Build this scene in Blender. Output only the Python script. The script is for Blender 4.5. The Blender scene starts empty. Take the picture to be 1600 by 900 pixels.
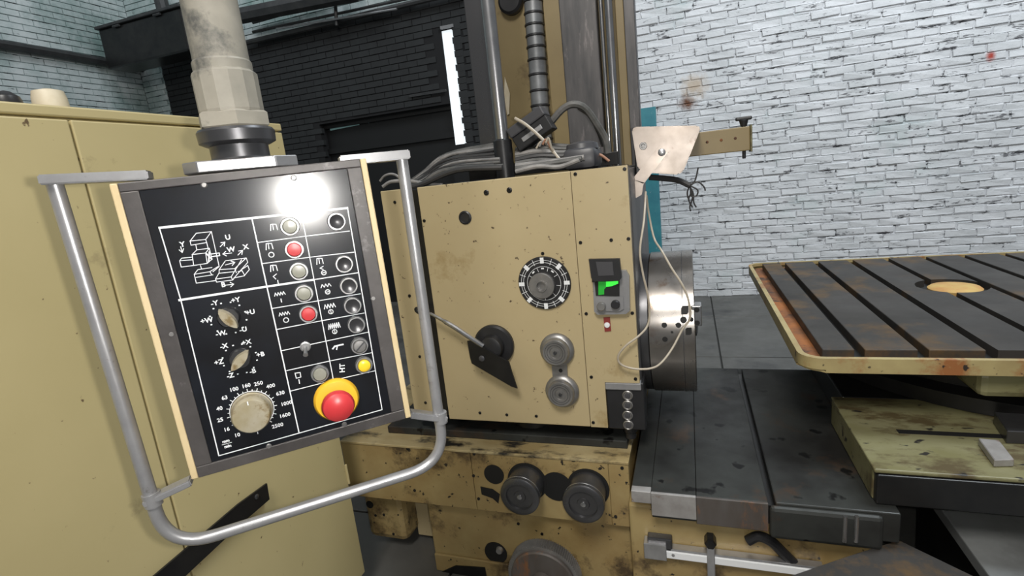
import bpy, bmesh, math, random
from mathutils import Vector, Matrix
random.seed(7)
scene = bpy.context.scene
C = scene.collection
PI = math.pi

# ------------------------------------------------------------------ camera, world, lights, exposure
F, H = 816.74, 1.6
ROT = Matrix(((0.94497369, 0.30992393, -0.10474675), (-0.0321193, -0.23074277, -0.97248451), (-0.32556578, 0.92233667, -0.2080913)))
cam_data = bpy.data.cameras.new('camera')
cam_data.sensor_fit = 'HORIZONTAL'; cam_data.sensor_width = 36.0; cam_data.lens = 36.0 * F / 1600.0
cam_data.clip_start = 0.02; cam_data.clip_end = 100
cam = bpy.data.objects.new('camera', cam_data); C.objects.link(cam)
RT = ROT.transposed()
cm = Matrix((RT @ Vector((1, 0, 0)), RT @ Vector((0, -1, 0)), RT @ Vector((0, 0, -1)))).transposed().to_4x4()
cm.translation = (0, 0, H); cam.matrix_world = cm
scene.camera = cam

w = bpy.data.worlds.new('hall_daylight'); scene.world = w; w.use_nodes = True
w.node_tree.nodes['Background'].inputs[0].default_value = (0.90, 0.95, 1.0, 1)
w.node_tree.nodes['Background'].inputs[1].default_value = 0.15

def light(name, kind, loc, energy, target=None, size=1.0, size_y=None, col=(1, 1, 1)):
    d = bpy.data.lights.new(name, kind); d.energy = energy; d.color = col
    if kind == 'AREA':
        d.size = size
        if size_y: d.shape = 'RECTANGLE'; d.size_y = size_y
    else: d.shadow_soft_size = size
    o = bpy.data.objects.new(name, d); C.objects.link(o); o.location = loc
    if target is not None:
        o.rotation_euler = (Vector(target) - Vector(loc)).to_track_quat('-Z', 'Y').to_euler()
    return o
fl = Vector((0, 0, H)) + RT @ Vector((0.055, -0.01, 0.0))
light('camera_flash', 'POINT', fl, 31, size=0.012, col=(1.0, 0.97, 0.92))
light('fill_right', 'AREA', (2.4, 2.6, 6.5), 340, (2.6, 6.0, 1.2), 3.0, 2.0, (0.88, 0.95, 1.0))  # unseen area lamp added as window daylight for the white wall
light('fill_far_left', 'AREA', (-5.0, 3.0, 6.8), 85, (-7.2, 5.4, 4.0), 2.0, 2.0, (0.88, 0.95, 1.0))  # unseen lamp added to brighten the left wall and its corner
light('fill_front', 'AREA', (-0.1, -1.6, 4.6), 146, (-0.8, 1.8, 1.1), 1.2, 1.2, (1.0, 0.96, 0.90))  # unseen lamp added above the camera to light headstock and cabinet

vs = scene.view_settings
vs.view_transform = 'Standard'; vs.look = 'None'; vs.gamma = 1.0; vs.use_curve_mapping = False
vs.exposure = 0.15

# ------------------------------------------------------------------ measuring helpers (survey of the place from the viewpoint)
def ray(x, y): return RT @ Vector(((x - 800) / F, (y - 450) / F, 1.0))
EYE = Vector((0, 0, H))
def aX(x, y, v): d = ray(x, y); return EYE + d * (v / d.x)
def aY(x, y, v): d = ray(x, y); return EYE + d * (v / d.y)
def aZ(x, y, v): d = ray(x, y); return EYE + d * ((v - H) / d.z)

# ------------------------------------------------------------------ materials
def mat(name, col, rough=0.6, metal=0.0, col2=None, scale=6.0, amount=0.5, stain=None, stain_scale=2.5, stain_amt=0.0,
        fleck=None, fleck_scale=40.0, fleck_amt=0.0, bump=0.0, bump_scale=60.0, emit=0.0, coat=0.0, stretch=None, rough_var=0.0, spec=None):
    m = bpy.data.materials.new(name); m.use_nodes = True
    nt = m.node_tree; N = nt.nodes; L = nt.links
    b = N['Principled BSDF']; b.inputs['Metallic'].default_value = metal; b.inputs['Roughness'].default_value = rough
    geo = N.new('ShaderNodeNewGeometry'); src = geo.outputs['Position']
    if stretch:
        mp = N.new('ShaderNodeMapping'); mp.inputs['Scale'].default_value = stretch
        L.new(src, mp.inputs['Vector']); src = mp.outputs['Vector']
    def noise(sc, det=6.0, r=0.6):
        n = N.new('ShaderNodeTexNoise'); n.inputs['Scale'].default_value = sc; n.inputs['Detail'].default_value = det
        n.inputs['Roughness'].default_value = r; L.new(src, n.inputs['Vector']); return n.outputs['Fac']
    def ramp(fac, lo, hi):
        r = N.new('ShaderNodeMapRange'); r.inputs['From Min'].default_value = lo; r.inputs['From Max'].default_value = hi
        L.new(fac, r.inputs['Value']); return r.outputs['Result']
    def mix(a, bcol, fac):
        x = N.new('ShaderNodeMix'); x.data_type = 'RGBA'
        if isinstance(a, tuple): x.inputs['A'].default_value = (*a, 1)
        else: L.new(a, x.inputs['A'])
        x.inputs['B'].default_value = (*bcol, 1); L.new(fac, x.inputs['Factor']); return x.outputs['Result']
    cur = tuple(col)
    if col2: cur = mix(cur, col2, ramp(noise(scale), 0.5 - 0.25 / max(amount, .01) * .5, 0.5 + 0.25 / max(amount, .01) * .5))
    if stain and stain_amt > 0:
        t = 0.66 - 0.30 * stain_amt
        cur = mix(cur, stain, ramp(noise(stain_scale, 8, .68), t, t + 0.10))
    if fleck and fleck_amt > 0:
        t = 0.72 - 0.3 * fleck_amt
        cur = mix(cur, fleck, ramp(noise(fleck_scale, 3, .5), t, t + 0.04))
    if isinstance(cur, tuple): b.inputs['Base Color'].default_value = (*cur, 1)
    else: L.new(cur, b.inputs['Base Color'])
    if rough_var > 0:
        r = N.new('ShaderNodeMapRange'); r.inputs['To Min'].default_value = max(.02, rough - rough_var); r.inputs['To Max'].default_value = min(1, rough + rough_var)
        r.inputs['From Min'].default_value = .3; r.inputs['From Max'].default_value = .7
        L.new(noise(5.0), r.inputs['Value']); L.new(r.outputs['Result'], b.inputs['Roughness'])
    if bump > 0:
        bn = N.new('ShaderNodeBump'); bn.inputs['Strength'].default_value = bump; bn.inputs['Distance'].default_value = 0.01
        L.new(noise(bump_scale), bn.inputs['Height']); L.new(bn.outputs['Normal'], b.inputs['Normal'])
    if spec is not None: b.inputs['Specular IOR Level'].default_value = spec
    if coat:
        b.inputs['Coat Weight'].default_value = coat; b.inputs['Coat Roughness'].default_value = .19
    if emit > 0:
        b.inputs['Emission Color'].default_value = (*col, 1); b.inputs['Emission Strength'].default_value = emit
    return m

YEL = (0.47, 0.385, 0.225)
M = {
 'yellow': mat('machine_yellow_paint', YEL, .42, 0, (0.43, 0.345, 0.195), 3.0, .6, (0.31, 0.225, 0.10), 3.2, .10, (0.10, .07, .04), 55, .08),
 'yellow_cab': mat('cabinet_yellow_paint', (0.47, 0.395, 0.205), .45, 0, (0.43, 0.36, 0.18), 2.2, .6, (0.28, 0.23, 0.12), 4.0, .06, (0.12, .08, .04), 45, .03),
 'yellow_shaded': mat('shaded_yellow_paint', (0.235, 0.178, 0.080), .45, 0, (0.19, 0.14, 0.06), 3.0, .7, (0.11, 0.075, 0.03), 5, .2),  # machine yellow darkened: the column's weaker light is put into the colour
 'yellow_dirty': mat('oily_yellow_paint', (0.36, 0.275, 0.125), .4, 0, (0.27, 0.185, 0.075), 4.0, .9, (0.075, 0.05, 0.025), 4.2, .40, (0.025, .02, .015), 38, .18, rough_var=.12),
 'yellow_flaked': mat('flaked_yellow_top', (0.44, 0.36, 0.20), .4, 0, (0.32, 0.24, 0.11), 6.0, .9, (0.02, 0.018, 0.015), 5.5, .52, rough_var=.15, stretch=(.7, 1.6, 1)),
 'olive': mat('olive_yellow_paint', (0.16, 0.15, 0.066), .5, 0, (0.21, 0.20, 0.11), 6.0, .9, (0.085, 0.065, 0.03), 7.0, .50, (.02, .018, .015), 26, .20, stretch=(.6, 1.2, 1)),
 'cream': mat('cream_plastic', (0.62, 0.50, 0.30), .5, 0, (0.55, 0.43, 0.24), 12, .6),
 'capwhite': mat('aged_white_plastic', (0.60, 0.54, 0.42), .5, 0, (0.50, 0.43, 0.30), 18, .7),
 'housing': mat('worn_grey_housing', (0.050, 0.045, 0.044), .45, .2, (0.085, 0.078, 0.076), 10, .9, (0.19, .18, .18), 14, .16, bump=.05),
 'plate': mat('black_enamel_plate', (0.004, 0.004, 0.005), .5, 0, (0.007, 0.009, 0.014), 7, .8, coat=.8, rough_var=.10, spec=.12),
 'print': mat('white_print', (0.78, 0.80, 0.82), .45),
 'alu': mat('brushed_aluminium', (0.55, 0.55, 0.56), .36, .85, (0.44, 0.44, 0.45), 20, .7),
 'tube': mat('grey_painted_tube', (0.40, 0.40, 0.41), .35, .55, (0.32, 0.32, 0.33), 16, .8, (.20, .19, .18), 30, .15),
 'pipe': mat('grimy_white_pipe', (0.29, 0.27, 0.225), .5, 0, (0.20, 0.19, 0.16), 9, .9, (0.085, 0.085, 0.078), 7, .34),
 'steel': mat('bright_steel', (0.52, 0.52, 0.53), .25, .95, (0.40, 0.40, 0.41), 18, .7),
 'steel_rod': mat('dark_polished_steel', (0.46, 0.46, 0.47), .30, .9, (0.34, 0.34, 0.35), 10, .7),
 'steel_dark': mat('dark_oiled_steel', (0.13, 0.13, 0.135), .32, .75, (0.08, 0.08, 0.085), 5, .8, rough_var=.1),
 'steel_guide': mat('worn_guideway_steel', (0.105, 0.10, 0.10), .46, .5, (0.06, 0.06, 0.062), 3.5, .9, (0.17, .155, .155), 5, .3, stretch=(6, 6, 1)),
 'steel_face': mat('turned_steel', (0.36, 0.34, 0.32), .27, .9, (0.26, 0.235, 0.21), 4, .8, (0.16, 0.09, 0.05), 5.5, .30, stretch=(1, 1, 1), rough_var=.08),
 'bed': mat('oily_bed_steel', (0.016, 0.0155, 0.015), .46, .1, (0.040, 0.043, 0.040), 3.0, .9, (0.050, 0.034, 0.024), 4, .30, (.006, .006, .006), 12, .30, rough_var=.16, spec=.3),
 'bed_block': mat('ground_steel_block', (0.40, 0.39, 0.385), .45, .4, (0.30, 0.285, 0.275), 14, .9, (0.20, 0.10, 0.06), 16, .30),
 'bed_rust': mat('rusty_steel_face', (0.12, 0.11, 0.105), .5, .3, (0.09, 0.075, 0.065), 10, .9, (0.24, 0.11, 0.05), 11, .50, stretch=(1, 1, .35)),
 'table': mat('grey_cast_iron_table', (0.036, 0.034, 0.032), .55, .1, (0.052, 0.048, 0.044), 4, .8, (0.105, 0.066, 0.032), 2.6, .46, rough_var=.1, spec=.25),
 'rail_grey': mat('scuffed_rail_steel', (0.24, 0.25, 0.25), .45, .2, (0.15, 0.155, 0.155), 5, .9, (0.22, .23, .23), 8, .4),
 'rust': mat('orange_rust', (0.32, 0.115, 0.032), .8, 0, (0.14, 0.06, 0.028), 7, .9, (0.03, .026, .024), 4.5, .62, bump=.3),
 'rust_yellow': mat('rusty_yellow_rim', (0.40, 0.33, 0.155), .5, 0, (0.31, 0.24, 0.11), 7, .8, (0.28, 0.11, 0.035), 4.5, .46, (.03, .02, .015), 30, .20),
 'hub_rust': mat('ochre_hub', (0.52, 0.36, 0.12), .7, 0, (0.46, 0.24, 0.08), 14, .9),
 'black': mat('black_plastic', (0.014, 0.014, 0.015), .38, 0, (0.022, .022, .024), 12, .7),
 'black_metal': mat('black_oxide_steel', (0.022, 0.022, 0.023), .3, .6, (0.035, .034, .033), 8, .8),
 'hole': mat('dark_bore', (0.006, 0.006, 0.006), .7),
 'grey': mat('grey_plastic', (0.20, 0.20, 0.205), .4, .1, (0.26, 0.26, 0.265), 16, .7),
 'grey_dark': mat('dark_grey_plastic', (0.055, 0.055, 0.06), .4),
 'knob_alu': mat('turned_grey_alloy', (0.33, 0.32, 0.31), .38, .7, (0.24, 0.235, 0.23), 22, .8),
 'knob': mat('grubby_beige_knob', (0.34, 0.31, 0.24), .35, 0, (0.26, 0.22, 0.13), 22, .8, (0.17, 0.12, 0.05), 30, .42),
 'btn_white': mat('ivory_button', (0.27, 0.27, 0.225), .3, 0, (0.22, 0.215, 0.175), 40, .6),
 'btn_red': mat('red_button', (0.50, 0.035, 0.04), .35),
 'btn_black': mat('dark_button', (0.045, 0.045, 0.048), .28, 0.3),
 'btn_yellow': mat('yellow_button', (0.80, 0.55, 0.03), .3),
 'estop': mat('emergency_yellow', (0.80, 0.47, 0.03), .35, 0, (0.72, 0.40, 0.03), 18, .6),
 'ring': mat('satin_ring', (0.34, 0.34, 0.34), .38, .8),
 'green': mat('green_lit_display', (0.05, 0.75, 0.06), .3, emit=.85),
 'green_dim': mat('green_dim_display', (0.02, 0.30, 0.03), .3, emit=.35),
 'tag_red': mat('dark_red_tag', (0.22, 0.03, 0.025), .5),
 'cable': mat('grey_cable_sheath', (0.13, 0.125, 0.118), .5, 0, (0.06, 0.06, 0.055), 16, .9),
 'cable_light': mat('pale_cable_sheath', (0.28, 0.265, 0.25), .5, 0, (0.16, 0.155, 0.15), 16, .9),
 'cable_dark': mat('black_cable_sheath', (0.035, 0.034, 0.034), .45),
 'wire': mat('beige_wire', (0.46, 0.41, 0.33), .45, 0, (0.36, 0.31, 0.24), 20, .7),
 'wire_red': mat('copper_wire', (0.30, 0.15, 0.09), .5),
 'hose': mat('grey_flexible_conduit', (0.15, 0.155, 0.16), .4, .4, (0.24, 0.25, 0.26), 12, .8),
 'cover_alu': mat('pinkish_sheet_aluminium', (0.50, 0.44, 0.395), .36, .6, (0.34, 0.285, 0.24), 6, .9, (0.22, 0.14, .10), 9, .2, rough_var=.12),
 'teal': mat('teal_paint', (0.035, 0.20, 0.25), .5, 0, (0.05, 0.26, 0.30), 7, .8, (0.5, 0.55, .57), 13, .12),
 'floor': mat('damp_concrete', (0.115, 0.113, 0.105), .45, 0, (0.075, 0.074, 0.068), 1.6, .9, (0.05, 0.05, 0.05), 1.4, .35, rough_var=.15, bump=.1, bump_scale=30),
 'floor_gap': mat('floor_joint_dirt', (0.03, 0.03, 0.028), .9),
 'brick_shaded': mat('shaded_brick', (0.016, 0.017, 0.018), .8, 0, (0.022, 0.024, 0.025), 5, .9),  # dark because the unlit wall's shade is put into the colour
 'mortar_shaded': mat('shaded_mortar', (0.010, 0.010, 0.011), .9),  # joints carry the same painted-in shade
 'door_dark': mat('black_door_leaf', (0.006, 0.0062, 0.0065), .6),
 'pane': mat('dusty_pane_teal', (0.14, 0.24, 0.24), .3, emit=.22),
 'pane_lilac': mat('dusty_pane_lilac', (0.27, 0.25, 0.36), .3, emit=.35),
 'daylight': mat('daylight_gap', (0.80, 0.86, 0.90), .9, emit=.75),
 'tee': mat('dark_iron_pipe', (0.035, 0.036, 0.038), .5, .3, (0.06, .06, .06), 6, .8),
}

def wall_mat(name, base, base2, tint, tint_amt, dark, dark_amt, stains=()):
    m = bpy.data.materials.new(name); m.use_nodes = True
    nt = m.node_tree; N = nt.nodes; L = nt.links; b = N['Principled BSDF']; b.inputs['Roughness'].default_value = .75
    geo = N.new('ShaderNodeNewGeometry'); src = geo.outputs['Position']
    def noise(sc, det=6, r=.6):
        n = N.new('ShaderNodeTexNoise'); n.inputs['Scale'].default_value = sc; n.inputs['Detail'].default_value = det; n.inputs['Roughness'].default_value = r
        L.new(src, n.inputs['Vector']); return n.outputs['Fac']
    def rng(f, a, c):
        r = N.new('ShaderNodeMapRange'); r.inputs['From Min'].default_value = a; r.inputs['From Max'].default_value = c; L.new(f, r.inputs['Value']); return r.outputs['Result']
    def mix(a, bc, f):
        x = N.new('ShaderNodeMix'); x.data_type = 'RGBA'
        if isinstance(a, tuple): x.inputs['A'].default_value = (*a, 1)
        else: L.new(a, x.inputs['A'])
        x.inputs['B'].default_value = (*bc, 1); L.new(f, x.inputs['Factor']); return x.outputs['Result']
    c = mix(base, base2, rng(noise(2.2), .38, .62))
    c = mix(c, tint, rng(noise(1.3, 8, .7), .66 - .3 * tint_amt, .80 - .2 * tint_amt))
    plain = src; mp = N.new('ShaderNodeMapping'); mp.inputs['Scale'].default_value = (.45, .45, 1.7); L.new(plain, mp.inputs['Vector']); src = mp.outputs['Vector']; dn = noise(15, 5, .7); src = plain
    c = mix(c, dark, rng(dn, .74 - .3 * dark_amt, .80 - .3 * dark_amt))
    for (p, rad, col) in stains:
        d = N.new('ShaderNodeVectorMath'); d.operation = 'DISTANCE'; L.new(src, d.inputs[0]); d.inputs[1].default_value = p
        a = N.new('ShaderNodeMath'); a.operation = 'MULTIPLY_ADD'; L.new(noise(14, 4, .7), a.inputs[0]); a.inputs[1].default_value = -rad * 1.6; L.new(d.outputs['Value'], a.inputs[2])
        c = mix(c, col, rng(a.outputs[0], rad * .25, -rad * .55))
    L.new(c, b.inputs['Base Color'])
    bn = N.new('ShaderNodeBump'); bn.inputs['Strength'].default_value = .5; bn.inputs['Distance'].default_value = .012
    L.new(noise(22, 5, .65), bn.inputs['Height']); L.new(bn.outputs['Normal'], b.inputs['Normal'])
    return m
YW = 6.3
st = [(tuple(aY(1074, 160, YW)), .11, (0.14, .06, .03)), (tuple(aY(1085, 135, YW)), .16, (0.50, .42, .34)), (tuple(aY(1549, 87, YW)), .05, (0.42, .06, .04))]
M['white_brick'] = wall_mat('whitewashed_brick', (0.68, 0.69, 0.71), (0.58, 0.595, 0.61), (0.50, 0.56, 0.56), .35, (0.15, 0.15, 0.16), .50, st)
M['white_mortar'] = wall_mat('whitewashed_mortar', (0.60, 0.61, 0.63), (0.50, 0.51, 0.53), (0.42, 0.48, 0.49), .45, (0.035, 0.035, 0.04), .66, st)
M['teal_brick'] = wall_mat('teal_stained_brick', (0.60, 0.645, 0.645), (0.44, 0.51, 0.505), (0.20, 0.29, 0.275), .75, (0.12, 0.15, 0.15), .30)
M['teal_mortar'] = wall_mat('teal_stained_mortar', (0.40, 0.47, 0.47), (0.25, 0.33, 0.33), (0.10, 0.15, 0.15), .6, (0.03, 0.035, 0.035), .75)

# ------------------------------------------------------------------ mesh helpers (all in world coordinates)
def B(): return bmesh.new()
def box(bm, x0, x1, y0, y1, z0, z1, bev=0.0, T=None):
    r = bmesh.ops.create_cube(bm, size=1.0); vs_ = r['verts']
    for v in vs_:
        v.co = Vector(((x0 + x1) / 2 + v.co.x * (x1 - x0), (y0 + y1) / 2 + v.co.y * (y1 - y0), (z0 + z1) / 2 + v.co.z * (z1 - z0)))
    if bev > 0:
        es = list({e for v in vs_ for e in v.link_edges})
        rr = bmesh.ops.bevel(bm, geom=es, offset=bev, segments=2, affect='EDGES', profile=.5)
        vs_ = list({v for f in rr['faces'] for v in f.verts} | {v for v in vs_ if v.is_valid})
    if T is not None: bmesh.ops.transform(bm, matrix=T, verts=[v for v in vs_ if v.is_valid])
    return bm
def frame_of(d):
    d = Vector(d).normalized(); a = Vector((0, 0, 1)) if abs(d.z) < .9 else Vector((1, 0, 0))
    u = d.cross(a).normalized(); return u, d.cross(u).normalized(), d
def tube(bm, pts, r, seg=10, cap=True):
    pts = [Vector(p) for p in pts]; n = len(pts); rings = []; u = None
    rs = r if isinstance(r, (list, tuple)) else [r] * n
    for i, p in enumerate(pts):
        d = (pts[min(i + 1, n - 1)] - pts[max(i - 1, 0)]).normalized()
        if u is None: u, v, _ = frame_of(d)
        else:
            u = (u - d * u.dot(d)).normalized(); v = d.cross(u)
        rings.append([bm.verts.new(p + (u * math.cos(2 * PI * k / seg) + v * math.sin(2 * PI * k / seg)) * rs[i]) for k in range(seg)])
    for a, b in zip(rings, rings[1:]):
        for k in range(seg): bm.faces.new((a[k], a[(k + 1) % seg], b[(k + 1) % seg], b[k]))
    if cap: bm.faces.new(list(reversed(rings[0]))); bm.faces.new(rings[-1])
    return bm
def lathe(bm, o, d, prof, seg=32, cap=True):
    """profile = [(radius, distance along d)] turned about the axis o + t*d"""
    u, v, d = frame_of(d); o = Vector(o); rings = []
    for (r, t) in prof:
        r = max(r, 1e-4)
        rings.append([bm.verts.new(o + d * t + (u * math.cos(2 * PI * k / seg) + v * math.sin(2 * PI * k / seg)) * r) for k in range(seg)])
    for a, b in zip(rings, rings[1:]):
        for k in range(seg): bm.faces.new((a[k], a[(k + 1) % seg], b[(k + 1) % seg], b[k]))
    if cap: bm.faces.new(list(reversed(rings[0]))); bm.faces.new(rings[-1])
    return bm
def prism(bm, pts, ext):
    """polygon pts (3D) extruded by vector ext"""
    ext = Vector(ext); a = [bm.verts.new(Vector(p)) for p in pts]; b = [bm.verts.new(Vector(p) + ext) for p in pts]; n = len(pts)
    bm.faces.new(list(reversed(a))); bm.faces.new(b)
    for k in range(n): bm.faces.new((a[k], a[(k + 1) % n], b[(k + 1) % n], b[k]))
    return bm
def smooth_path(pts, n=8):
    pts = [Vector(p) for p in pts]; P = [pts[0] * 2 - pts[1]] + pts + [pts[-1] * 2 - pts[-2]]; out = []
    for i in range(1, len(P) - 2):
        for k in range(n):
            t = k / n; a, b, c, d = P[i - 1], P[i], P[i + 1], P[i + 2]
            out.append(.5 * ((2 * b) + (c - a) * t + (2 * a - 5 * b + 4 * c - d) * t * t + (3 * b - a - 3 * c + d) * t ** 3))
    out.append(pts[-1]); return out
def fillet(pts, rad, n=7):
    pts = [Vector(p) for p in pts]; out = [pts[0]]
    for a, b, c in zip(pts, pts[1:], pts[2:]):
        p = b + (a - b).normalized() * rad; q = b + (c - b).normalized() * rad
        for k in range(n + 1):
            t = k / n; out.append(p * (1 - t) ** 2 + b * 2 * t * (1 - t) + q * t * t)
    out.append(pts[-1]); return out

WL = {}
def obj(name, bm, m, parent=None, smooth=False, label=None, kind=None):
    bmesh.ops.recalc_face_normals(bm, faces=bm.faces)
    co = [v.co for v in bm.verts]
    lo = Vector((min(c.x for c in co), min(c.y for c in co), min(c.z for c in co))); hi = Vector((max(c.x for c in co), max(c.y for c in co), max(c.z for c in co)))
    c = (lo + hi) / 2
    for v in bm.verts: v.co -= c
    me = bpy.data.meshes.new(name); bm.to_mesh(me); bm.free()
    if smooth:
        me.shade_smooth()
        try: me.set_sharp_from_angle(angle=math.radians(35))
        except Exception: pass
    me.materials.append(M[m] if isinstance(m, str) else m)
    return link(name, me, c, parent, label, kind)
def link(name, me, c, parent=None, label=None, kind=None):
    o = bpy.data.objects.new(name, me); C.objects.link(o); WL[o] = Vector(c); o.location = c
    if parent is not None:
        o.parent = parent; o.location = Vector(c) - WL[parent]
    if label: o['label'] = label
    if kind: o['kind'] = kind
    return o
def tag(o, label, cat, group=None):
    o['label'] = label; o['category'] = cat
    if group: o['group'] = group
    return o
def thing(name, label, cat, loc, group=None):
    o = bpy.data.objects.new(name, None); o.empty_display_size = .05; C.objects.link(o); o.location = loc; WL[o] = Vector(loc)
    return tag(o, label, cat, group)
def struct(name, bm, m, label=None):
    o = obj(name, bm, m); o['kind'] = 'structure'
    if label: o['label'] = label
    return o
NY = Vector((0, -1, 0))     # out of the headstock front, towards the operator

# ------------------------------------------------------------------ floor
fl_o = struct('floor', box(B(), -8.2, 5.0, -1.2, 6.6, -.12, -.012), 'floor_gap')
me_slab = None
for i in range(11):
    for j in range(7):
        x0 = -8.2 + 1.2 * i; y0 = -1.5 + 1.16 * j
        if me_slab is None:
            s = obj('slab', box(B(), x0 + .006, x0 + 1.194, y0 + .006, y0 + 1.154, -.03, 0, .004), 'floor', fl_o); me_slab = s.data
        else: link('slab', me_slab, (x0 + .6, y0 + .58, -.015), fl_o)

# ------------------------------------------------------------------ brick walls
def brick_mesh(lx, lz, depth, jit):
    bm = B(); box(bm, -lx / 2, lx / 2, -depth / 2, depth / 2, -lz / 2, lz / 2, .006)
    for v in bm.verts:
        v.co += Vector((random.uniform(-1, 1) * jit, random.uniform(-1, 1) * jit, random.uniform(-1, 1) * jit * .8))
    return bm
BL_, BH_ = .262, .0775
# right, brightly lit whitewashed wall; the biggest 300 bricks in view are single parts
xa = aY(985, 100, YW).x - .62
wb = struct('wall_back', box(B(), xa, 4.6, YW + .009, YW + .35, 0, 4.4), 'white_mortar')
variants = []
for k in range(10):
    bm = brick_mesh(BL_ - .008, BH_ - .009, .06, .0055)
    me = bpy.data.meshes.new('brick'); bm.to_mesh(me); bm.free(); me.materials.append(M['white_brick']); variants.append(me)
cells = []
for r in range(int(4.3 / BH_)):
    z = (r + .5) * BH_; x = xa + .01 - (BL_ / 2 if r % 2 else 0) + random.uniform(-.05, .05); ph = random.uniform(0, 6)
    while x < 4.55:
        cells.append((x + BL_ / 2, z + .004 * math.sin(x * 2.3 + ph))); x += BL_
def onscreen(p):
    c = ROT @ (Vector(p) - EYE); return c.z > 0 and -10 < 800 + F * c.x / c.z < 1610 and -10 < 450 + F * c.y / c.z < 910, c.z
vis = [];
for (x, z) in cells:
    ok, d = onscreen((x, YW, z))
    hid = (z < .62 and x > 1.0) or x < -.25 or (x < .2 and z < .1)
    vis.append((0 if ok and not hid else 1, d, x, z))
vis.sort()
rest = B()
for n, (h, d, x, z) in enumerate(vis):
    dy = random.uniform(-.004, .004)
    if n < 300 and h == 0:
        ob = link('brick', random.choice(variants), (x, YW + .03 + dy, z + random.uniform(-.004, .004)), wb); ob.rotation_euler = (0, random.uniform(-.016, .016), 0); ob.scale = (random.uniform(.95, 1.0), 1, random.uniform(.92, 1.03))
    else:
        if x - BL_ / 2 < xa: continue
        t = brick_mesh(BL_ - .008, BH_ - .009, .06, .0055); bmesh.ops.translate(t, verts=t.verts, vec=(x, YW + .03 + dy, z))
        tm = bpy.data.meshes.new('tmp'); t.to_mesh(tm); t.free(); rest.from_mesh(tm); bpy.data.meshes.remove(tm)
obj('bricks_beyond', rest, 'white_brick', wb, kind='stuff')

def wall_bricks(axis, a0, a1, z0, z1, pos, m, parent, name='bricks', skip=None, top=None):
    bm = B(); r = 0; z = z0
    while z + BH_ <= z1 + .001:
        a = a0 - (BL_ / 2 if r % 2 else 0)
        while a < a1:
            b0, b1 = max(a, a0), min(a + BL_, a1)
            if b1 - b0 > .05 and not (skip and skip((b0 + b1) / 2, z)):
                q = random.uniform(-.004, .004)
                if axis == 'x': box(bm, b0 + .004, b1 - .004, pos + q, pos + .06 + q, z + .006, z + BH_ - .006)
                else: box(bm, pos - .06 + q, pos + q, b0 + .005, b1 - .005, z + .006, z + BH_ - .006)
            a += BL_
        z += BH_; r += 1
    return obj(name, bm, m, parent, kind='stuff')
# left wall, stained green-blue
XL = aY(192, 0, YW).x
wl = struct('wall_left', box(B(), XL - .35, XL - .012, -1.2, YW + .35, 0, 6.2), 'teal_mortar')
wall_bricks('y', 1.6, YW, 1.6, 6.1, XL, 'teal_brick', wl)
# far wall between: upper part pale, lower part coloured dark for its shade, with a doorway
Z_BEAM = aY(520, 33, YW).z
DX0, DX1, DZ = aY(497, 190, YW).x, aY(694, 168, YW).x, aY(600, 178, YW).z
GX0, GX1 = aY(688, 45, YW).x, aY(707, 45, YW).x
GZ0, GZ1 = aY(715, 226, YW).z, aY(698, 46, YW).z
wr = struct('wall_rear_upper', box(B(), XL, xa, YW + .012, YW + .35, Z_BEAM, 6.2), 'teal_mortar')
wall_bricks('x', XL, xa, Z_BEAM, 6.1, YW, 'teal_brick', wr)
bm = B()
SX = aY(262, 150, YW).x
box(bm, SX, DX0, YW + .012, YW + .35, 0, Z_BEAM); box(bm, DX0, GX0, YW + .012, YW + .35, DZ, Z_BEAM)
box(bm, GX1, xa, YW + .012, YW + .35, 0, Z_BEAM); box(bm, GX0, GX1, YW + .012, YW + .35, GZ1, Z_BEAM)
wd = struct('wall_rear', bm, 'mortar_shaded')
wall_bricks('x', SX, xa, 1.2, Z_BEAM, YW, 'brick_shaded', wd, skip=lambda x, z: (DX0 - .05 < x < GX0 and z < DZ) or (GX0 - .13 < x < GX1 + .06 and z < GZ1))
wc = struct('wall_rear_corner', box(B(), XL, SX, YW + .012, YW + .35, 0, Z_BEAM), 'teal_mortar')
wall_bricks('x', XL, SX, 1.4, Z_BEAM, YW, 'teal_brick', wc)
# serrated brick jamb along the daylight gap
bm = B(); z = GZ0 - .3; k = 0
while z < GZ1:
    box(bm, GX1 - (.012 if k % 2 else .0) - random.uniform(0, .012), GX1 + .10, YW - .002, YW + .06, z + .004, z + BH_ - .004); z += BH_; k += 1
obj('jamb_bricks', bm, 'brick_shaded', wd, kind='stuff')
# doorway: black leaf, transom strips, outside daylight behind the gap
dr = struct('door_1', box(B(), DX0, GX0, YW + .14, YW + .20, 0, DZ, .003), 'door_dark')
dr['label'] = 'black door leaf in the shaded wall behind the pendant'
bm = B(); box(bm, DX0, GX0, YW + .10, YW + .139, DZ - .40, DZ - .33); box(bm, DX0, GX0, YW + .10, YW + .139, DZ - .06, DZ - .001)
obj('transom_rail', bm, 'door_dark', dr)
def strip_on(x0, y0, x1, y1, th, Y, m, name, parent):
    p, q = aY(x0, y0, Y), aY(x1, y1, Y)
    return obj(name, prism(B(), [p, q, q + Vector((0, 0, th)), p + Vector((0, 0, th))], (0, .012, 0)), m, parent)
strip_on(516, 204, 561, 195, .07, YW + .13, 'pane', 'transom_pane', dr)
strip_on(575, 192, 603, 186, .06, YW + .13, 'pane', 'transom_pane', dr)
strip_on(632, 181, 687, 174, .06, YW + .13, 'pane_lilac', 'transom_pane', dr)
strip_on(640, 152, 697, 143, .03, YW - .03, 'tee', 'door_track', dr)
box_day = struct('window_1', box(B(), GX0, GX1, YW + .030, YW + .040, GZ0 - .2, GZ1 + .02), 'daylight')
box_day['label'] = 'tall narrow gap of white daylight beside the black door'
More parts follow.
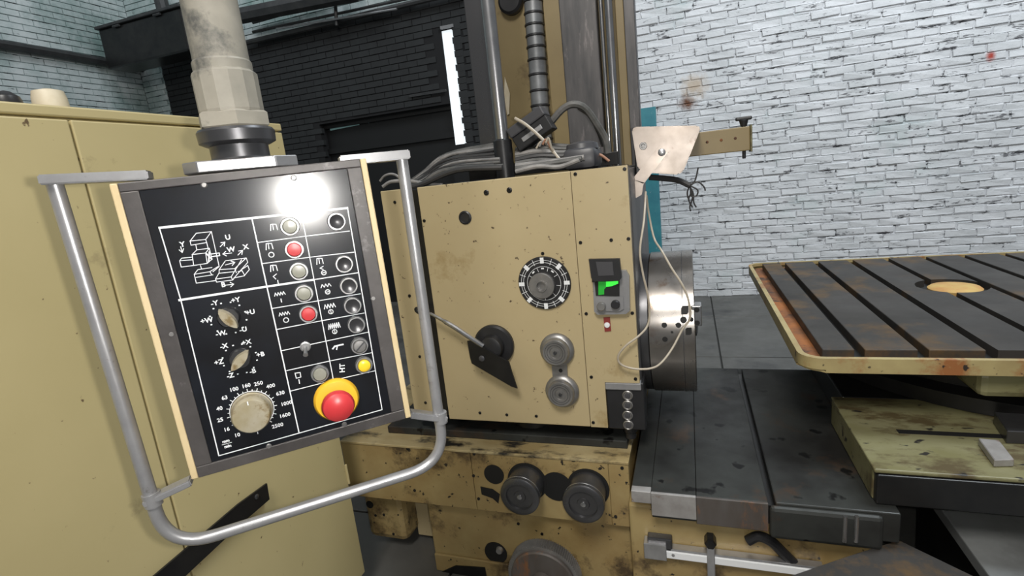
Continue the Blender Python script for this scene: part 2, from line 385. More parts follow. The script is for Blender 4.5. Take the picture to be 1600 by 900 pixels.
fp = B(); p = aY(688, 46, YW - .02); q = aY(708, 42, YW - .02)
prism(fp, [p, q, q + Vector((0, 0, .035)), p + Vector((0, 0, .035))], (0, .05, 0))
obj('gap_lintel', fp, 'grey', box_day)
# sill that cuts the gap at its foot
bm = B(); box(bm, GX0 - .06, GX1 - .005, YW + .002, YW + .028, 0, GZ0); obj('gap_sill', bm, 'door_dark', box_day)

# ------------------------------------------------------------------ pipes and box high on the far walls
def run(name, px, Y, r, m, label, cat='pipe', group=None, sm=8):
    o = obj(name, tube(B(), [aY(x, y, Y) for x, y in px], r, sm), m, smooth=True); return tag(o, label, cat, group)
run('wall_pipe', [(380, 68), (520, 35), (730, -16)], YW - .10, .035, 'tee', 'dark iron pipe running above the shaded wall, lowest of the overhead pipes')
run('wall_pipe', [(395, 50), (655, -6)], YW - .09, .017, 'tee', 'thin dark pipe just over the lowest overhead pipe', sm=6)
run('wall_pipe', [(395, 36), (515, 2)], YW - .08, .016, 'tee', 'thin dark pipe slanting between the overhead pipes', sm=6)
run('air_duct', [(370, 26), (440, 12), (560, -12)], YW - .30, .10, 'tee', 'thick grey duct at the top beside the pendant hose', 'duct')
run('pipe_hanger', [(523, -10), (526, 40)], YW - .16, .022, 'tee', 'short dark hanger strap holding the overhead pipes', 'hanger', sm=6)
bx = obj('steel_angle', tube(B(), [aY(432, 45, YW - .20), aY(620, 14, YW - .20)], .013, 6), 'alu'); tag(bx, 'pale slim conduit catching light under the overhead pipes', 'conduit')
o = obj('wall_conduit', tube(B(), [aX(-20, 66, XL + .06), aX(80, 82, XL + .06), aX(228, 108, XL + .06)], .055, 8), 'tee', smooth=True)
tag(o, 'dark pipe running along the teal-stained brick wall at far left', 'pipe')
o = obj('vent_pipe', tube(B(), fillet([aY(246, -20, YW - .25), aY(262, 40, YW - .25), aY(276, 62, YW - .25), aY(330, 42, YW - .22)], .12), .085, 10), 'tee', smooth=True)
tag(o, 'brown-black vertical pipe with an elbow above the dark box', 'pipe')
jb = thing('junction_box', 'black sheet-metal box fixed high in the brick corner', 'box', aY(235, 80, YW - .5))
p0, p1, p2 = aY(158, 48, YW - .75), aY(218, 24, YW - .75), aY(300, 45, YW - .75)
bx0, bx1 = aY(172, 60, YW - .6).x, aY(305, 60, YW - .6).x
zt, zb = aY(230, 34, YW - .6).z, aY(232, 100, YW - .6).z
obj('box_body', box(B(), bx0, bx1, YW - .74, YW - .38, zb, zt, .02), 'black_metal', jb)
obj('box_lid', box(B(), bx0 - .03, bx1 + .03, YW - .77, YW - .37, zt, zt + .04, .01), 'tee', jb)
for s in (.04,):
    x = bx0 + (bx1 - bx0) * s; obj('wall_bracket', box(B(), x - .03, x + .03, YW - .379, YW - .012, zt - .14, zt - .08), 'tee', jb)
for s in (.25, .75):
    x = bx0 + (bx1 - bx0) * s; obj('hinge', tube(B(), [(x - .06, YW - .76, zt - .02), (x + .06, YW - .76, zt - .02)], .016, 6), 'tee', jb)
# teal steel post by the white wall
tx0, tx1 = aY(1001, 280, 6.0).x, aY(1029, 280, 6.0).x; tz = aY(1012, 168, 6.0).z
tp = thing('steel_post', 'teal painted steel post in front of the white brick wall', 'post', ((tx0 + tx1) / 2, 6.05, 0))
obj('web', box(B(), tx0, tx1, 6.0, 6.03, .0, tz, .003), 'teal', tp)
for x in (tx0, tx1 - .014): obj('flange', box(B(), x, x + .014, 6.03, 6.12, .0, tz, .002), 'teal', tp)
obj('foot_plate', box(B(), tx0 - .05, tx1 + .05, 5.96, 6.16, .0, .012), 'teal', tp)
# ------------------------------------------------------------------ electrical cabinet
XC = -1.30
ct = aX(310, 190, XC).z; yf = aX(529, 682, XC).y; ys = aX(200, 540, XC).y
cb = thing('electrical_cabinet', 'large yellow sheet-steel electrical cabinet filling the left side', 'cabinet', (XC - .3, .9, 0))
obj('carcass', box(B(), XC - .62, XC - .006, .10, yf, .08, ct - .012, .006), 'yellow_cab', cb)
obj('plinth', box(B(), XC - .60, XC - .03, .13, yf - .03, 0, .08), 'black_metal', cb)
obj('lid', box(B(), XC - .63, XC + .004, .09, yf + .004, ct - .012, ct + .012, .004), 'yellow_cab', cb)
d1 = obj('door', box(B(), XC - .006, XC + .008, ys + .0025, yf - .004, .10, ct - .018, .003), 'yellow_cab', cb)
d2 = obj('door', box(B(), XC - .006, XC + .008, .11, ys - .0025, .10, ct - .018, .003), 'yellow_cab', cb)
for z in (.5, 1.45): obj('hinge', tube(B(), [(XC + .010, yf - .003, z), (XC + .010, yf - .003, z + .08)], .005, 8), 'yellow_cab', d1)
# things on the lid
p = aX(76, 150, XC - .22)
cp = thing('roof_cap', 'rounded off-white cap standing on the yellow cabinet', 'cap', (p.x, p.y, ct + .012))
r0 = .036
obj('shell', lathe(B(), (p.x, p.y, ct + .012), (0, 0, 1), [(r0 * 1.05, .0), (r0 * 1.06, .02), (r0, .06), (r0 * .9, .076), (r0 * .3, .082)], 28), 'capwhite', cp, True)
bm = B()
for k in range(20):
    a = 2 * PI * k / 20; u = Vector((math.cos(a), math.sin(a), 0)); tube(bm, [Vector((p.x, p.y, ct + .018)) + u * r0 * 1.055, Vector((p.x, p.y, ct + .034)) + u * r0 * 1.055], .002, 5)
obj('vent_ribs', bm, 'capwhite', cp)
q = aX(8, 150, XC - .22)
lp = thing('beacon_lamp', 'small dark dome lamp with a brass base on the cabinet at the far left edge', 'lamp', (q.x, q.y, ct + .012))
obj('base', lathe(B(), (q.x, q.y, ct + .012), (0, 0, 1), [(.034, 0), (.034, .012), (.026, .020)], 20), 'wire_red', lp, True)
obj('dome', lathe(B(), (q.x, q.y, ct + .030), (0, 0, 1), [(.026, 0), (.031, .018), (.026, .036), (.012, .047), (.002, .05)], 20), 'black', lp, True)
# flat bar fixed level along the cabinet
fb = thing('flat_bar', 'black flat steel bar with a hole running along the lower yellow cabinet', 'bar', aX(330, 850, XC + .03))
obj('strip', prism(B(), [aX(x, y, XC + .022) for x, y in ((415, 755), (371, 787), (238, 900), (150, 975), (215, 975), (287, 900), (376, 817), (419, 780))], (.006, 0, 0)), 'black_metal', fb)
hc = aX(401, 776, XC + .028); obj('bolt', lathe(B(), hc, (1, 0, 0), [(.008, -.02), (.008, .002), (.005, .004)], 14), 'steel_dark', fb, True)
hc = aX(250, 908, XC + .028); obj('stand_off', lathe(B(), hc, (1, 0, 0), [(.01, -.02), (.01, -.006)], 14), 'steel_dark', fb, True)

# ------------------------------------------------------------------ control pendant
yaw, roll = math.radians(41.4), math.radians(.9)
uw = Vector((math.cos(yaw), math.sin(yaw), 0)); PN = Vector((math.sin(yaw), -math.cos(yaw), 0))
PU = uw * math.cos(roll) + Vector((0, 0, 1)) * math.sin(roll); PV = -uw * math.sin(roll) + Vector((0, 0, 1)) * math.cos(roll)
PC = EYE + ray(438, 493.6) * .85
PW, PH = .1781, .2328
def P3(u, v, w_=0.0): return PC + PU * u + PV * v + PN * w_
def uv(x, y, w_=0.0):
    d = ray(x, y); o = PC + PN * w_; t = (o - EYE).dot(PN) / d.dot(PN); q = EYE + d * t - PC
    return q.dot(PU), q.dot(PV)
PM = Matrix((PU, PV, PN)).transposed().to_4x4(); PM.translation = PC
def pbox(bm, u0, u1, v0, v1, w0, w1, bev=0): return box(bm, u0, u1, v0, v1, w0, w1, bev, PM)
pd = thing('control_pendant', 'hanging control pendant with black button plate and bent tube handle', 'control panel', P3(0, -PH, -.05))
sw = .010
obj('housing', pbox(B(), -PW + sw, PW - sw, -PH, PH, -.11, -.001, .004), 'housing', pd)
for s in (-1, 1):
    a, b = (-PW, -PW + sw) if s < 0 else (PW - sw, PW)
    obj('edge_strip', pbox(B(), a, b, -PH, PH, -.10, .004, .002), 'cream', pd, label='cream edge strip')
bm = B(); rim = .013; rs_ = .023; rb_ = .019
pbox(bm, -PW + sw, PW - sw, PH - rim, PH, -.001, .004, .0015); pbox(bm, -PW + sw, PW - sw, -PH, -PH + rb_, -.001, .004, .0015)
pbox(bm, -PW + sw, -PW + sw + rs_, -PH + rb_, PH - rim, -.001, .004, .0015); pbox(bm, PW - sw - rs_, PW - sw, -PH + rb_, PH - rim, -.001, .004, .0015)
obj('rim', bm, 'housing', pd)
fp_ = obj('face_plate', pbox(B(), -PW + sw + rs_, PW - sw - rs_, -PH + rb_, PH - rim, -.001, .002, .0006), 'plate', pd, label='glossy black enamel button plate')
FW = .002       # height of the plate's face
pr = B()
def line(pts, wd=.0013, closed=False):
    pts = [Vector((a, b)) for a, b in pts]
    if closed: pts.append(pts[0])
    for a, b in zip(pts, pts[1:]):
        d = (b - a)
        if d.length < 1e-6: continue
        d.normalize(); n = Vector((-d.y, d.x)) * wd / 2; e = d * wd * .35
        q = [a - e - n, b + e - n, b + e + n, a - e + n]
        vv = [pr.verts.new(P3(c.x, c.y, FW + .0003)) for c in q]; pr.faces.new(vv)
def pl(px, wd=.0013, closed=False): line([uv(x, y, FW) for x, y in px], wd, closed)
def circ(u, v, r, wd=.001, n=24): line([(u + r * math.cos(2 * PI * k / n), v + r * math.sin(2 * PI * k / n)) for k in range(n)], wd, True)
def dot(u, v, r=.0012): line([(u - r * .5, v), (u + r * .5, v)], r * 2)
pl([(249, 356), (283, 470), (342, 712), (597, 640), (543, 325)], .0016); pl([(249, 356), (543, 325)], .0034)
pl([(394, 343), (467, 675)], .0018); pl([(472, 340), (521, 594)], .0014); pl([(280, 469), (415, 448), (490, 437)], .0032); pl([(490, 437), (560, 426)], .0016)
for a in ([(402, 379), (477, 369), (546, 361)], [(409, 412), (483, 402), (553, 394)], [(425, 482), (497, 470), (563, 459)], [(431, 515), (503, 501), (569, 489)],
          [(440, 548), (509, 533), (575, 519)], [(448, 579), (515, 564), (581, 551)], [(454, 611), (521, 594), (587, 579)]): pl(a, .0013)
# machine sketch on the plate (measured on an enlargement 180..440 x 340..486)
def sk(l, wd=.0010): pl([(180 + x * .1625, 340 + y * .1625) for x, y in l], wd)
sk([(720, 225), (780, 150), (925, 135), (870, 210), (720, 225), (730, 265), (880, 240), (870, 210)]); sk([(925, 135), (1000, 470), (940, 520)]); sk([(880, 240), (895, 300)]); sk([(775, 260), (785, 310)])
sk([(740, 355), (785, 310), (905, 295), (870, 340), (740, 355), (755, 460), (885, 440), (870, 340)]); sk([(905, 295), (930, 400), (885, 440)]); sk([(870, 340), (930, 400)], .002); sk([(905, 330), (900, 420)], .002)
sk([(920, 350), (1000, 340), (1005, 365), (930, 375)], .0014)
sk([(740, 380), (640, 390), (620, 415), (635, 475), (755, 460)]); sk([(620, 415), (742, 405)])
sk([(820, 460), (830, 490)]); sk([(910, 520), (760, 545), (795, 500), (930, 480)]); sk([(760, 545), (780, 630), (970, 605)]); sk([(775, 575), (940, 550)]); sk([(910, 520), (990, 470)]); sk([(910, 520), (930, 550)])
sk([(1000, 500), (1060, 415), (1260, 388), (1275, 430), (1160, 560), (1130, 600), (975, 620), (965, 590), (1000, 530), (1000, 500), (1150, 490), (1260, 388)])
sk([(1150, 490), (1165, 530)]); sk([(975, 590), (1115, 570), (1130, 600)]); sk([(1115, 570), (1215, 405)]); sk([(1000, 535), (1140, 520)]); sk([(1215, 500), (1275, 460), (1290, 500), (1240, 560), (1140, 580)]); sk([(1180, 520), (1220, 510), (1245, 555)])
def arrow(a, b, wd=.0011):
    sk([a, b], wd); d = (Vector(b) - Vector(a)).normalized(); n = Vector((-d.y, d.x)); L_ = 32
    for s in (-1, 1): sk([b, tuple(Vector(b) - d * L_ + n * s * L_ * .7)], wd)
arrow((630, 280), (645, 335)); arrow((1010, 280), (1055, 235)); arrow((1120, 340), (1035, 350)); arrow((1180, 360), (1225, 315)); arrow((1060, 650), (1140, 640)); arrow((1060, 455), (1150, 430))
# lettering
def text(s, u, v, size, rot=0.0, bold=0.0):
    cu = bpy.data.curves.new('t', 'FONT'); cu.body = s; cu.size = size; cu.align_x = 'CENTER'; cu.align_y = 'CENTER'; cu.resolution_u = 2; cu.offset = bold
    o = bpy.data.objects.new('t', cu); C.objects.link(o)
    me = o.to_mesh(); T = PM @ Matrix.Translation((u, v, FW + .0004)) @ Matrix.Rotation(rot, 4, 'Z'); me2 = me.copy(); me2.transform(T); pr.from_mesh(me2)
    o.to_mesh_clear(); bpy.data.objects.remove(o); bpy.data.curves.remove(cu); bpy.data.meshes.remove(me2)
def tx(s, x, y, size=.0105, rot=0.0): u, v = uv(x, y, FW); text(s, u, v, size, rot, .0003)
for s, x, y in (('Y', 285, 382), ('U', 356, 371), ('W', 361, 390), ('X', 384, 386), ('B', 349, 445), ('-Y', 335, 474), ('+Y', 368, 469), ('+U', 391, 488), ('-U', 380, 515), ('-W', 345, 521), ('+W', 323, 501),
                ('-X', 350, 541), ('+X', 385, 535), ('+B', 407, 554), ('-B', 395, 580), ('-Z', 360, 587), ('+Z', 342, 566)): tx(s, x, y)
DIAL = ('10', '16', '25', '40', '63', '100', '160', '250', '400', '630', '1000', '1600', '2500')
for s, x, y in () and (('10', 358, 667), ('16', 356, 681 - 14), ('25', 348, 655), ('40', 347, 638), ('63', 356, 622), ('100', 375, 610), ('160', 398, 604), ('250', 422, 607), ('400', 436, 617), ('630', 443, 631), ('1000', 444, 645), ('1600', 437, 659), ('2500', 422, 674))[1:]: tx(s, x, y, .0098)
tx('mm', 353, 689, .0068); tx('min', 356, 697, .0068); pl([(347, 695), (362, 691)], .0009)
cx_, cy_ = uv(394, 641, FW)
circ(cx_, cy_, .0325, .0011, 40)
for k, s in enumerate(DIAL):
    a = math.radians(230 - 280 * k / 12); r_ = .0430 + .0022 * len(s) * abs(math.cos(a)); text(s, cx_ + r_ * math.cos(a), cy_ + r_ * math.sin(a), .0088, 0, .0002)
for k in range(25):
    a = math.radians(-120 + 300 * k / 24 - 0) ; a = math.radians(230 - 280 * k / 24); r2 = .0370 if k % 2 == 0 else .0350
    line([(cx_ + .0325 * math.cos(a), cy_ + .0325 * math.sin(a)), (cx_ + r2 * math.cos(a), cy_ + r2 * math.sin(a))], .0011)
line([(cx_, cy_ - .033), (cx_, cy_ - .042)], .0011)
for (x, y, r) in ((357, 497, .031), (375, 561, .030)):
    u, v = uv(x, y, FW)
    for k in range(12): a = 2 * PI * k / 12 + .2; dot(u + r * .82 * math.cos(a), v + r * .82 * math.sin(a), .0010)
def zig(x, y, n=4, w_=.016, h=.005):
    u, v = uv(x, y, FW); line([(u - w_ / 2 + w_ * k / (2 * n), v + (h / 2 if k % 2 else -h / 2)) for k in range(2 * n + 1)], .0012)
def ring_(x, y, r=.0038, bar=None):
    u, v = uv(x, y, FW); circ(u, v, r, .0014, 16)
    if bar == 'h': line([(u - r * .6, v), (u + r * .6, v)], .0012)
    if bar == 'v': line([(u, v - r * .6), (u, v + r * .6)], .0012)
def emm(x, y):
    u, v = uv(x, y, FW); s = .0048
    line([(u - s, v - s), (u - s * .6, v + s), (u, v + s), (u - s * .1, v - s * .8)], .0013); line([(u, v + s), (u + s, v + s * .8), (u + s * 1.1, v - s)], .0013)
emm(420, 385); ring_(424, 398); emm(427, 419); pl([(432, 428), (427, 432), (431, 436)], .0012); pl([(434, 438), (435, 444)], .0014)
emm(499, 408); pl([(505, 416), (500, 419), (505, 421)], .0012); ring_(506, 426, .0036, 'h')
zig(437, 459, 4); pl([(439, 467), (440, 472)], .0015); zig(444, 490, 4); ring_(447, 500)
zig(509, 446, 3); ring_(512, 456, .0036, 'h'); zig(515, 478, 4, .018, .007); ring_(517, 487, .0036, 'v'); zig(522, 509, 6, .019, .009); ring_(523, 518, .0036, 'v')
pl([(520, 545), (523, 541), (536, 538)], .0026); pl([(526, 546), (527, 541)], .0018)
pl([(461, 583), (469, 582), (470, 589), (463, 591)], .0014, True); pl([(467, 593), (468, 599)], .0015)
tx('HT', 535, 575, .012, math.radians(80)); emm(427, 355)
obj('printed_legend', pr, 'print', fp_, label='white printed lines, figures and symbols')
# plate screws
for x, y in ((319, 289), (459, 278), (268, 522), (583, 466), (420, 697), (538, 663)):
    u, v = uv(x, y, FW); bm = B(); lathe(bm, P3(u, v, FW), PN, [(.0045, 0), (.0045, .001), (.003, .0022)], 16)
    sc_ = obj('screw', bm, 'knob_alu', fp_, True)
# push buttons
def button(x, y, cap, style='flat', r=.0148):
    u, v = uv(x, y, .008)
    o = obj('push_button', lathe(B(), P3(u, v, FW), PN, [(r, 0), (r, .004), (r * .93, .0065), (r * .80, .0065), (r * .78, .002)], 28), 'ring', pd, True)
    if style == 'flat': prof = [(r * .74, .001), (r * .74, .0075), (r * .66, .0095), (r * .2, .0102)]
    elif style == 'cup': prof = [(r * .76, .001), (r * .76, .0072), (r * .62, .0066), (r * .2, .0050)]
    else: prof = [(r * .70, .001), (r * .70, .010), (r * .55, .0115), (r * .2, .0118)]
    obj('cap', lathe(B(), P3(u, v, FW), PN, prof, 24), cap, o, True)
    return o, u, v
for x, y, c, s in ((453, 354, 'btn_white', 'flat'), (460, 390, 'btn_red', 'flat'), (467, 424, 'btn_white', 'flat'), (475, 459, 'btn_white', 'flat'), (482, 491, 'btn_red', 'flat'),
                   (500, 585, 'btn_white', 'flat'), (526, 346, 'btn_black', 'cup'), (538, 413, 'btn_black', 'cup'), (545, 447, 'btn_black', 'cup'), (551, 478, 'btn_black', 'cup'), (557, 508, 'btn_black', 'cup'), (569, 571, 'btn_yellow', 'tall')):
    button(x, y, c, s)
o, u, v = button(562, 541, 'knob_alu', 'flat')
bm = B(); box(bm, -.010, .010, -.0012, .0012, .0100, .0108, 0, PM @ Matrix.Translation((u, v, FW)) @ Matrix.Rotation(math.radians(40), 4, 'Z')); obj('slot', bm, 'grey_dark', o)
# toggle switch
u, v = uv(477, 541, FW); o = obj('toggle_switch', lathe(B(), P3(u, v, FW), PN, [(.0085, 0), (.0085, .004), (.006, .0045), (.006, .008)], 20), 'ring', pd, True)
obj('toggle_lever', tube(B(), [P3(u, v, FW + .006), P3(u - .001, v - .004, FW + .016), P3(u - .002, v - .008, FW + .025)], [.0024, .003, .0040], 12), 'ring', o, True)
# two leaf-shaped selectors
def selector(x, y, rot):
    u, v = uv(x, y, .010); T = PM @ Matrix.Translation((u, v, FW)) @ Matrix.Rotation(rot, 4, 'Z')
    o = obj('selector_switch', lathe(B(), P3(u, v, FW), PN, [(.0165, 0), (.0165, .005), (.014, .009)], 26), 'black', pd, True)
    bm = B(); n = 10; pts = []
    for k in range(n + 1): t = -1 + 2 * k / n; pts.append((t * .0195, .0082 * (1 - t * t) ** .8))
    for k in range(1, n): t = 1 - 2 * k / n; pts.append((t * .0195, -.0082 * (1 - t * t) ** .8))
    a = [bm.verts.new(T @ Vector((q[0], q[1], .006))) for q in pts]; b = [bm.verts.new(T @ Vector((q[0] * .96, q[1] * .85, .020))) for q in pts]
    bm.faces.new(list(reversed(a))); bm.faces.new(b)
    for k in range(len(pts)): bm.faces.new((a[k], a[(k + 1) % len(pts)], b[(k + 1) % len(pts)], b[k]))
    obj('grip', bm, 'knob', o)
selector(357, 497, math.radians(-58)); selector(375, 562, math.radians(40))
# speed knob
o = obj('rotary_knob', lathe(B(), P3(cx_, cy_, FW), PN, [(.0310, 0), (.0310, .003), (.0295, .004), (.0290, .024), (.0265, .028), (.010, .029)], 40), 'knob', pd, True, label='grubby beige speed knob')
obj('pointer', pbox(B(), cx_ - .0008, cx_ + .0008, cy_ + .020, cy_ + .0260, FW + .027, FW + .0295), 'print', o)
# emergency stop
u, v = uv(526, 624, .004)
o = obj('emergency_stop', lathe(B(), P3(u, v, FW), PN, [(.0375, 0), (.0375, .004), (.034, .010), (.022, .012)], 40), 'estop', pd, True, label='red mushroom stop button on a yellow base')
obj('stem', lathe(B(), P3(u, v, FW), PN, [(.014, .010), (.014, .030)], 24), 'black', o, True)
obj('mushroom', lathe(B(), P3(u, v, FW), PN, [(.019, .026), (.0258, .029), (.0266, .034), (.024, .042), (.016, .0475), (.006, .0495), (.001, .0498)], 36), 'btn_red', o, True)
# bent tube handle and its four brackets
HW = -.045
def hp(x, y, w_=HW): u, v = uv(x, y, w_); return P3(u, v, w_)
path = fillet([hp(84, 283), hp(262, 860), hp(696, 722), hp(627, 243)], .075, 10)
obj('handle_tube', tube(B(), path, .0105, 14), 'tube', pd, True, label='bent grey tube handle')
def bracket(x0, y0, x1, y1, th, dw0, dw1):
    bm = B(); a, b = uv(x0, y0, HW), uv(x1, y1, HW); A = Vector((a[0], a[1], HW)); Bv = Vector((b[0], b[1], HW)); d = (Bv - A).normalized(); n = Vector((-d.y, d.x, 0)) * th / 2
    q = [A - n - d * .012, Bv - n, Bv + n, A + n - d * .012]
    prism(bm, [PM @ Vector((c.x, c.y, HW + dw0)) for c in q], PN * (dw1 - dw0))
    bmesh.ops.bevel(bm, geom=bm.edges[:], offset=.002, segments=2, affect='EDGES')
    o = obj('bracket', bm, 'tube', pd)
    lathe_c = hp(x0, y0)
    return o
bracket(84, 281, 236, 274, .014, -.018, .020); bracket(627, 243, 530, 252, .016, -.018, .020)
bracket(238, 779, 300, 750, .011, -.012, .012); bracket(688, 652, 640, 646, .013, -.012, .012)
for x, y, x2, y2 in ((235, 770, 241, 789), (687, 644, 689, 660)):
    obj('tube_clamp', tube(B(), [hp(x, y), hp(x2, y2)], .0135, 16), 'tube', pd, True)

# ------------------------------------------------------------------ suspension pipe above the pendant
pz = P3(-.008, PH, -.055) + Vector((0, 0, .0028))
sp = thing('suspension_pipe', 'grimy white hanging pipe with coupling and hex nut above the pendant', 'pipe', pz)
bm = B(); T = Matrix.Translation(pz) @ Matrix.Rotation(yaw, 4, 'Z')
hex_ = []
for (a, b) in ((-.082, -.022), (-.06, -.045), (.05, -.045), (.082, -.022), (.082, .03), (.05, .045), (-.06, .045), (-.082, .03)): hex_.append(T @ Vector((a, b, 0)))
prism(bm, hex_, (0, 0, .017)); bmesh.ops.bevel(bm, geom=bm.edges[:], offset=.0015, segments=1, affect='EDGES'); obj('flange', bm, 'alu', sp)
obj('neck', lathe(B(), pz, (0, 0, 1), [(.045, .0175), (.043, .020), (.043, .042)], 36), 'steel_dark', sp, True)
obj('ring', lathe(B(), pz, (0, 0, 1), [(.046, .039), (.056, .044), (.057, .060), (.054, .064), (.04, .064)], 36), 'steel_dark', sp, True)
bm = B(); lathe(bm, pz, (0, 0, 1), [(.050, .064), (.0545, .067), (.0545, .086), (.050, .089)], 6); bmesh.ops.rotate(bm, cent=pz, matrix=Matrix.Rotation(yaw + .15, 3, 'Z'), verts=bm.verts); obj('hex_nut', bm, 'pipe', sp)
obj('coupling', lathe(B(), pz, (0, 0, 1), [(.046, .088), (.047, .092), (.047, .146), (.043, .150), (.0405, .152)], 14), 'pipe', sp, False)
obj('collar', lathe(B(), pz, (0, 0, 1), [(.042, .150), (.0425, .163), (.0405, .166)], 32), 'pipe', sp, True)
obj('pipe', lathe(B(), pz, (0, 0, 1), [(.040, .150), (.0395, .30), (.0385, .9), (.0385, 1.4)], 32), 'pipe', sp, True)
# ------------------------------------------------------------------ headstock
YH = 1.70
hx0, hx1 = aY(594, 300, YH).x, aY(988, 400, YH).x
hz0, hz1 = .697, aY(800, 277, YH).z
hs = thing('headstock', 'large yellow spindle headstock with dial, lever and cover plates', 'machine', ((hx0 + hx1) / 2, 2.0, hz0))
xg0, xg1 = aY(633, 420, YH).x, aY(665, 420, YH).x       # groove beside the left strip
xg0 = aY(640, 298, YH).x - .012; xg1 = aY(652, 299, YH).x
obj('casting', box(B(), hx0 + .01, hx1 - .004, YH + .018, 2.38, hz0 + .004, hz1 - .004, .006), 'black_metal', hs)
def hb(px, Y): return aY(px[0], px[1], Y)
# cover plates
xr = aY(905, 440, YH).x
bzx, bzz = aY(948, 640, YH).x, aY(975, 598, YH).z
obj('cover_plate', box(B(), xg1, xr - .001, YH, YH + .02, hz0, hz1, .003), 'yellow', hs, label='wide yellow front cover')
bm = B(); prism(bm, [(xr + .001, YH + .02, hz0), (bzx, YH + .02, hz0), (bzx, YH + .02, bzz), (hx1, YH + .02, bzz), (hx1, YH + .02, hz1), (xr + .001, YH + .02, hz1)], (0, -.02, 0))
obj('cover_plate', bm, 'yellow', hs, label='narrow right-hand yellow cover')
obj('cover_plate', box(B(), hx0, xg0, YH, YH + .02, hz0 + .005, hz1, .003), 'yellow', hs, label='narrow left-hand yellow cover')
obj('side_panel', box(B(), hx1 - .004, hx1 + .004, YH + .03, 2.36, bzz, hz1 - .01, .002), 'steel_guide', hs)
def screw(x, y, r=.0065, m='black_metal', dep=.004):
    p = aY(x, y, YH); bm = B(); lathe(bm, (p.x, YH, p.z), NY, [(r, -.002), (r, dep * .6), (r * .75, dep), (r * .4, dep), (r * .38, dep * .3)], 14); obj('screw', bm, m, hs, True)
for x, y in ((899, 272), (976, 264), (907, 379), (982, 373), (955, 375), (916, 490), (988, 489), (750, 645), (792, 648), (838, 650), (924, 589), (993, 592), (927, 660), (617, 316), (663, 345), (640, 462), (656, 557), (665, 629), (848, 396)): screw(x, y, .0058)
for x, y in ((760, 301), (796, 297)): screw(x, y, .0095)
for x, y in ((652, 484),): screw(x, y, .012, 'black')
p = aY(727, 340, YH); obj('plug', lathe(B(), (p.x, YH, p.z), NY, [(.024, -.003), (.024, .003), (.019, .006), (.016, .003), (.003, .002)], 28), 'black', hs, True, label='black round plug')
# engraved dial
p = aY(851, 442, YH); dc = Vector((p.x, YH, p.z)); RD = .093
dl = obj('speed_dial', lathe(B(), dc, NY, [(RD, -.004), (RD, .006), (RD * .97, .009), (.01, .009)], 56), 'black', hs, True, label='black engraved dial with white marks')
bm = B()
def ringmark(bm, c, r0, r1, t0, t1, n=48):
    prev = None
    for k in range(n + 1):
        a = 2 * PI * k / n; u = Vector((math.cos(a), 0, math.sin(a)))
        cur = (bm.verts.new(c + u * r0 + NY * t0), bm.verts.new(c + u * r1 + NY * t0))
        if prev: bm.faces.new((prev[0], prev[1], cur[1], cur[0]))
        prev = cur
for r in (.073, .081): ringmark(bm, dc, r - .0007, r + .0007, .0094, 0)
ringmark(bm, dc, .0585, .0597, .0094, 0)
def radial(bm, c, a, r0, r1, wd, t):
    u = Vector((math.cos(a), 0, math.sin(a))); v = Vector((-math.sin(a), 0, math.cos(a))) * wd / 2
    bm.faces.new([bm.verts.new(c + u * r0 - v + NY * t), bm.verts.new(c + u * r1 - v + NY * t), bm.verts.new(c + u * r1 + v + NY * t), bm.verts.new(c + u * r0 + v + NY * t)])
for k in range(16):
    a = PI / 2 + 2 * PI * k / 16
    radial(bm, dc, a, .070 if k % 2 == 0 else .068, .090, .013 if k % 2 == 0 else .0016, .0097)
for k in range(9):
    a = PI / 2 + 2 * PI * (k + .5) / 9; radial(bm, dc, a, .044, .059, .0014, .0096)
    if k in (0, 8, 7): radial(bm, dc, a + .35, .050, .055, .010, .0096)
obj('dial_marks', bm, 'print', dl)
p = aY(846, 447, YH - .02); hc = Vector((p.x, YH, p.z))
h_ = obj('hub', lathe(B(), hc, NY, [(.045, .008), (.045, .020), (.043, .022), (.020, .022), (.020, .026), (.016, .026), (.015, .014)], 40), 'knob_alu', dl, True)
# small readout: hood, green window, two knobs
def hpx(x, y, Y): q = aY(x, y, Y); return Vector((q.x, Y, q.z))
rd = obj('readout_housing', prism(B(), [hpx(x, y, YH + .002) for x, y in ((928, 436), (930, 484), (935, 489), (979, 488), (985, 483), (984, 430), (979, 421), (968, 421), (968, 437))], NY * .022), 'grey', hs, label='grey readout housing with green screen')
obj('recess', prism(B(), [hpx(x, y, YH - .0215) for x, y in ((929, 438), (931, 462), (968, 463), (968, 437))], NY * .001), 'hole', rd)
obj('screen', prism(B(), [hpx(x, y, YH - .0228) for x, y in ((947, 440), (947, 448), (956, 447), (966, 443), (966, 439))], NY * .001), 'green', rd)
obj('screen', prism(B(), [hpx(x, y, YH - .0228) for x, y in ((935, 440), (935, 461), (944, 460), (944, 452), (947, 449), (947, 440))], NY * .001), 'green_dim', rd)
fr = obj('hood', prism(B(), [hpx(x, y, YH - .03) for x, y in ((921, 404), (969, 403), (972, 432), (969, 437), (929, 438), (925, 433))], NY * .014), 'black', rd)
obj('hood_glass', prism(B(), [hpx(x, y, YH - .0445) for x, y in ((931, 409), (957, 409), (959, 430), (935, 431))], NY * .001), 'grey_dark', fr)
obj('hood_arm', prism(B(), [hpx(x, y, YH - .02) for x, y in ((926, 434), (932, 434), (932, 440), (926, 440))], NY * .012), 'black', rd)
obj('front_panel', prism(B(), [hpx(x, y, YH - .0215) for x, y in ((931, 464), (932, 485), (968, 486), (975, 482), (974, 463))], NY * .004), 'grey', rd)
for x, y, m in ((940, 478, 'knob_alu'), (962, 475, 'black')):
    q = hpx(x, y, YH - .025); obj('readout_knob', lathe(B(), q, NY, [(.0145, 0), (.0145, .012), (.012, .015), (.002, .015)], 22), m, rd, True)
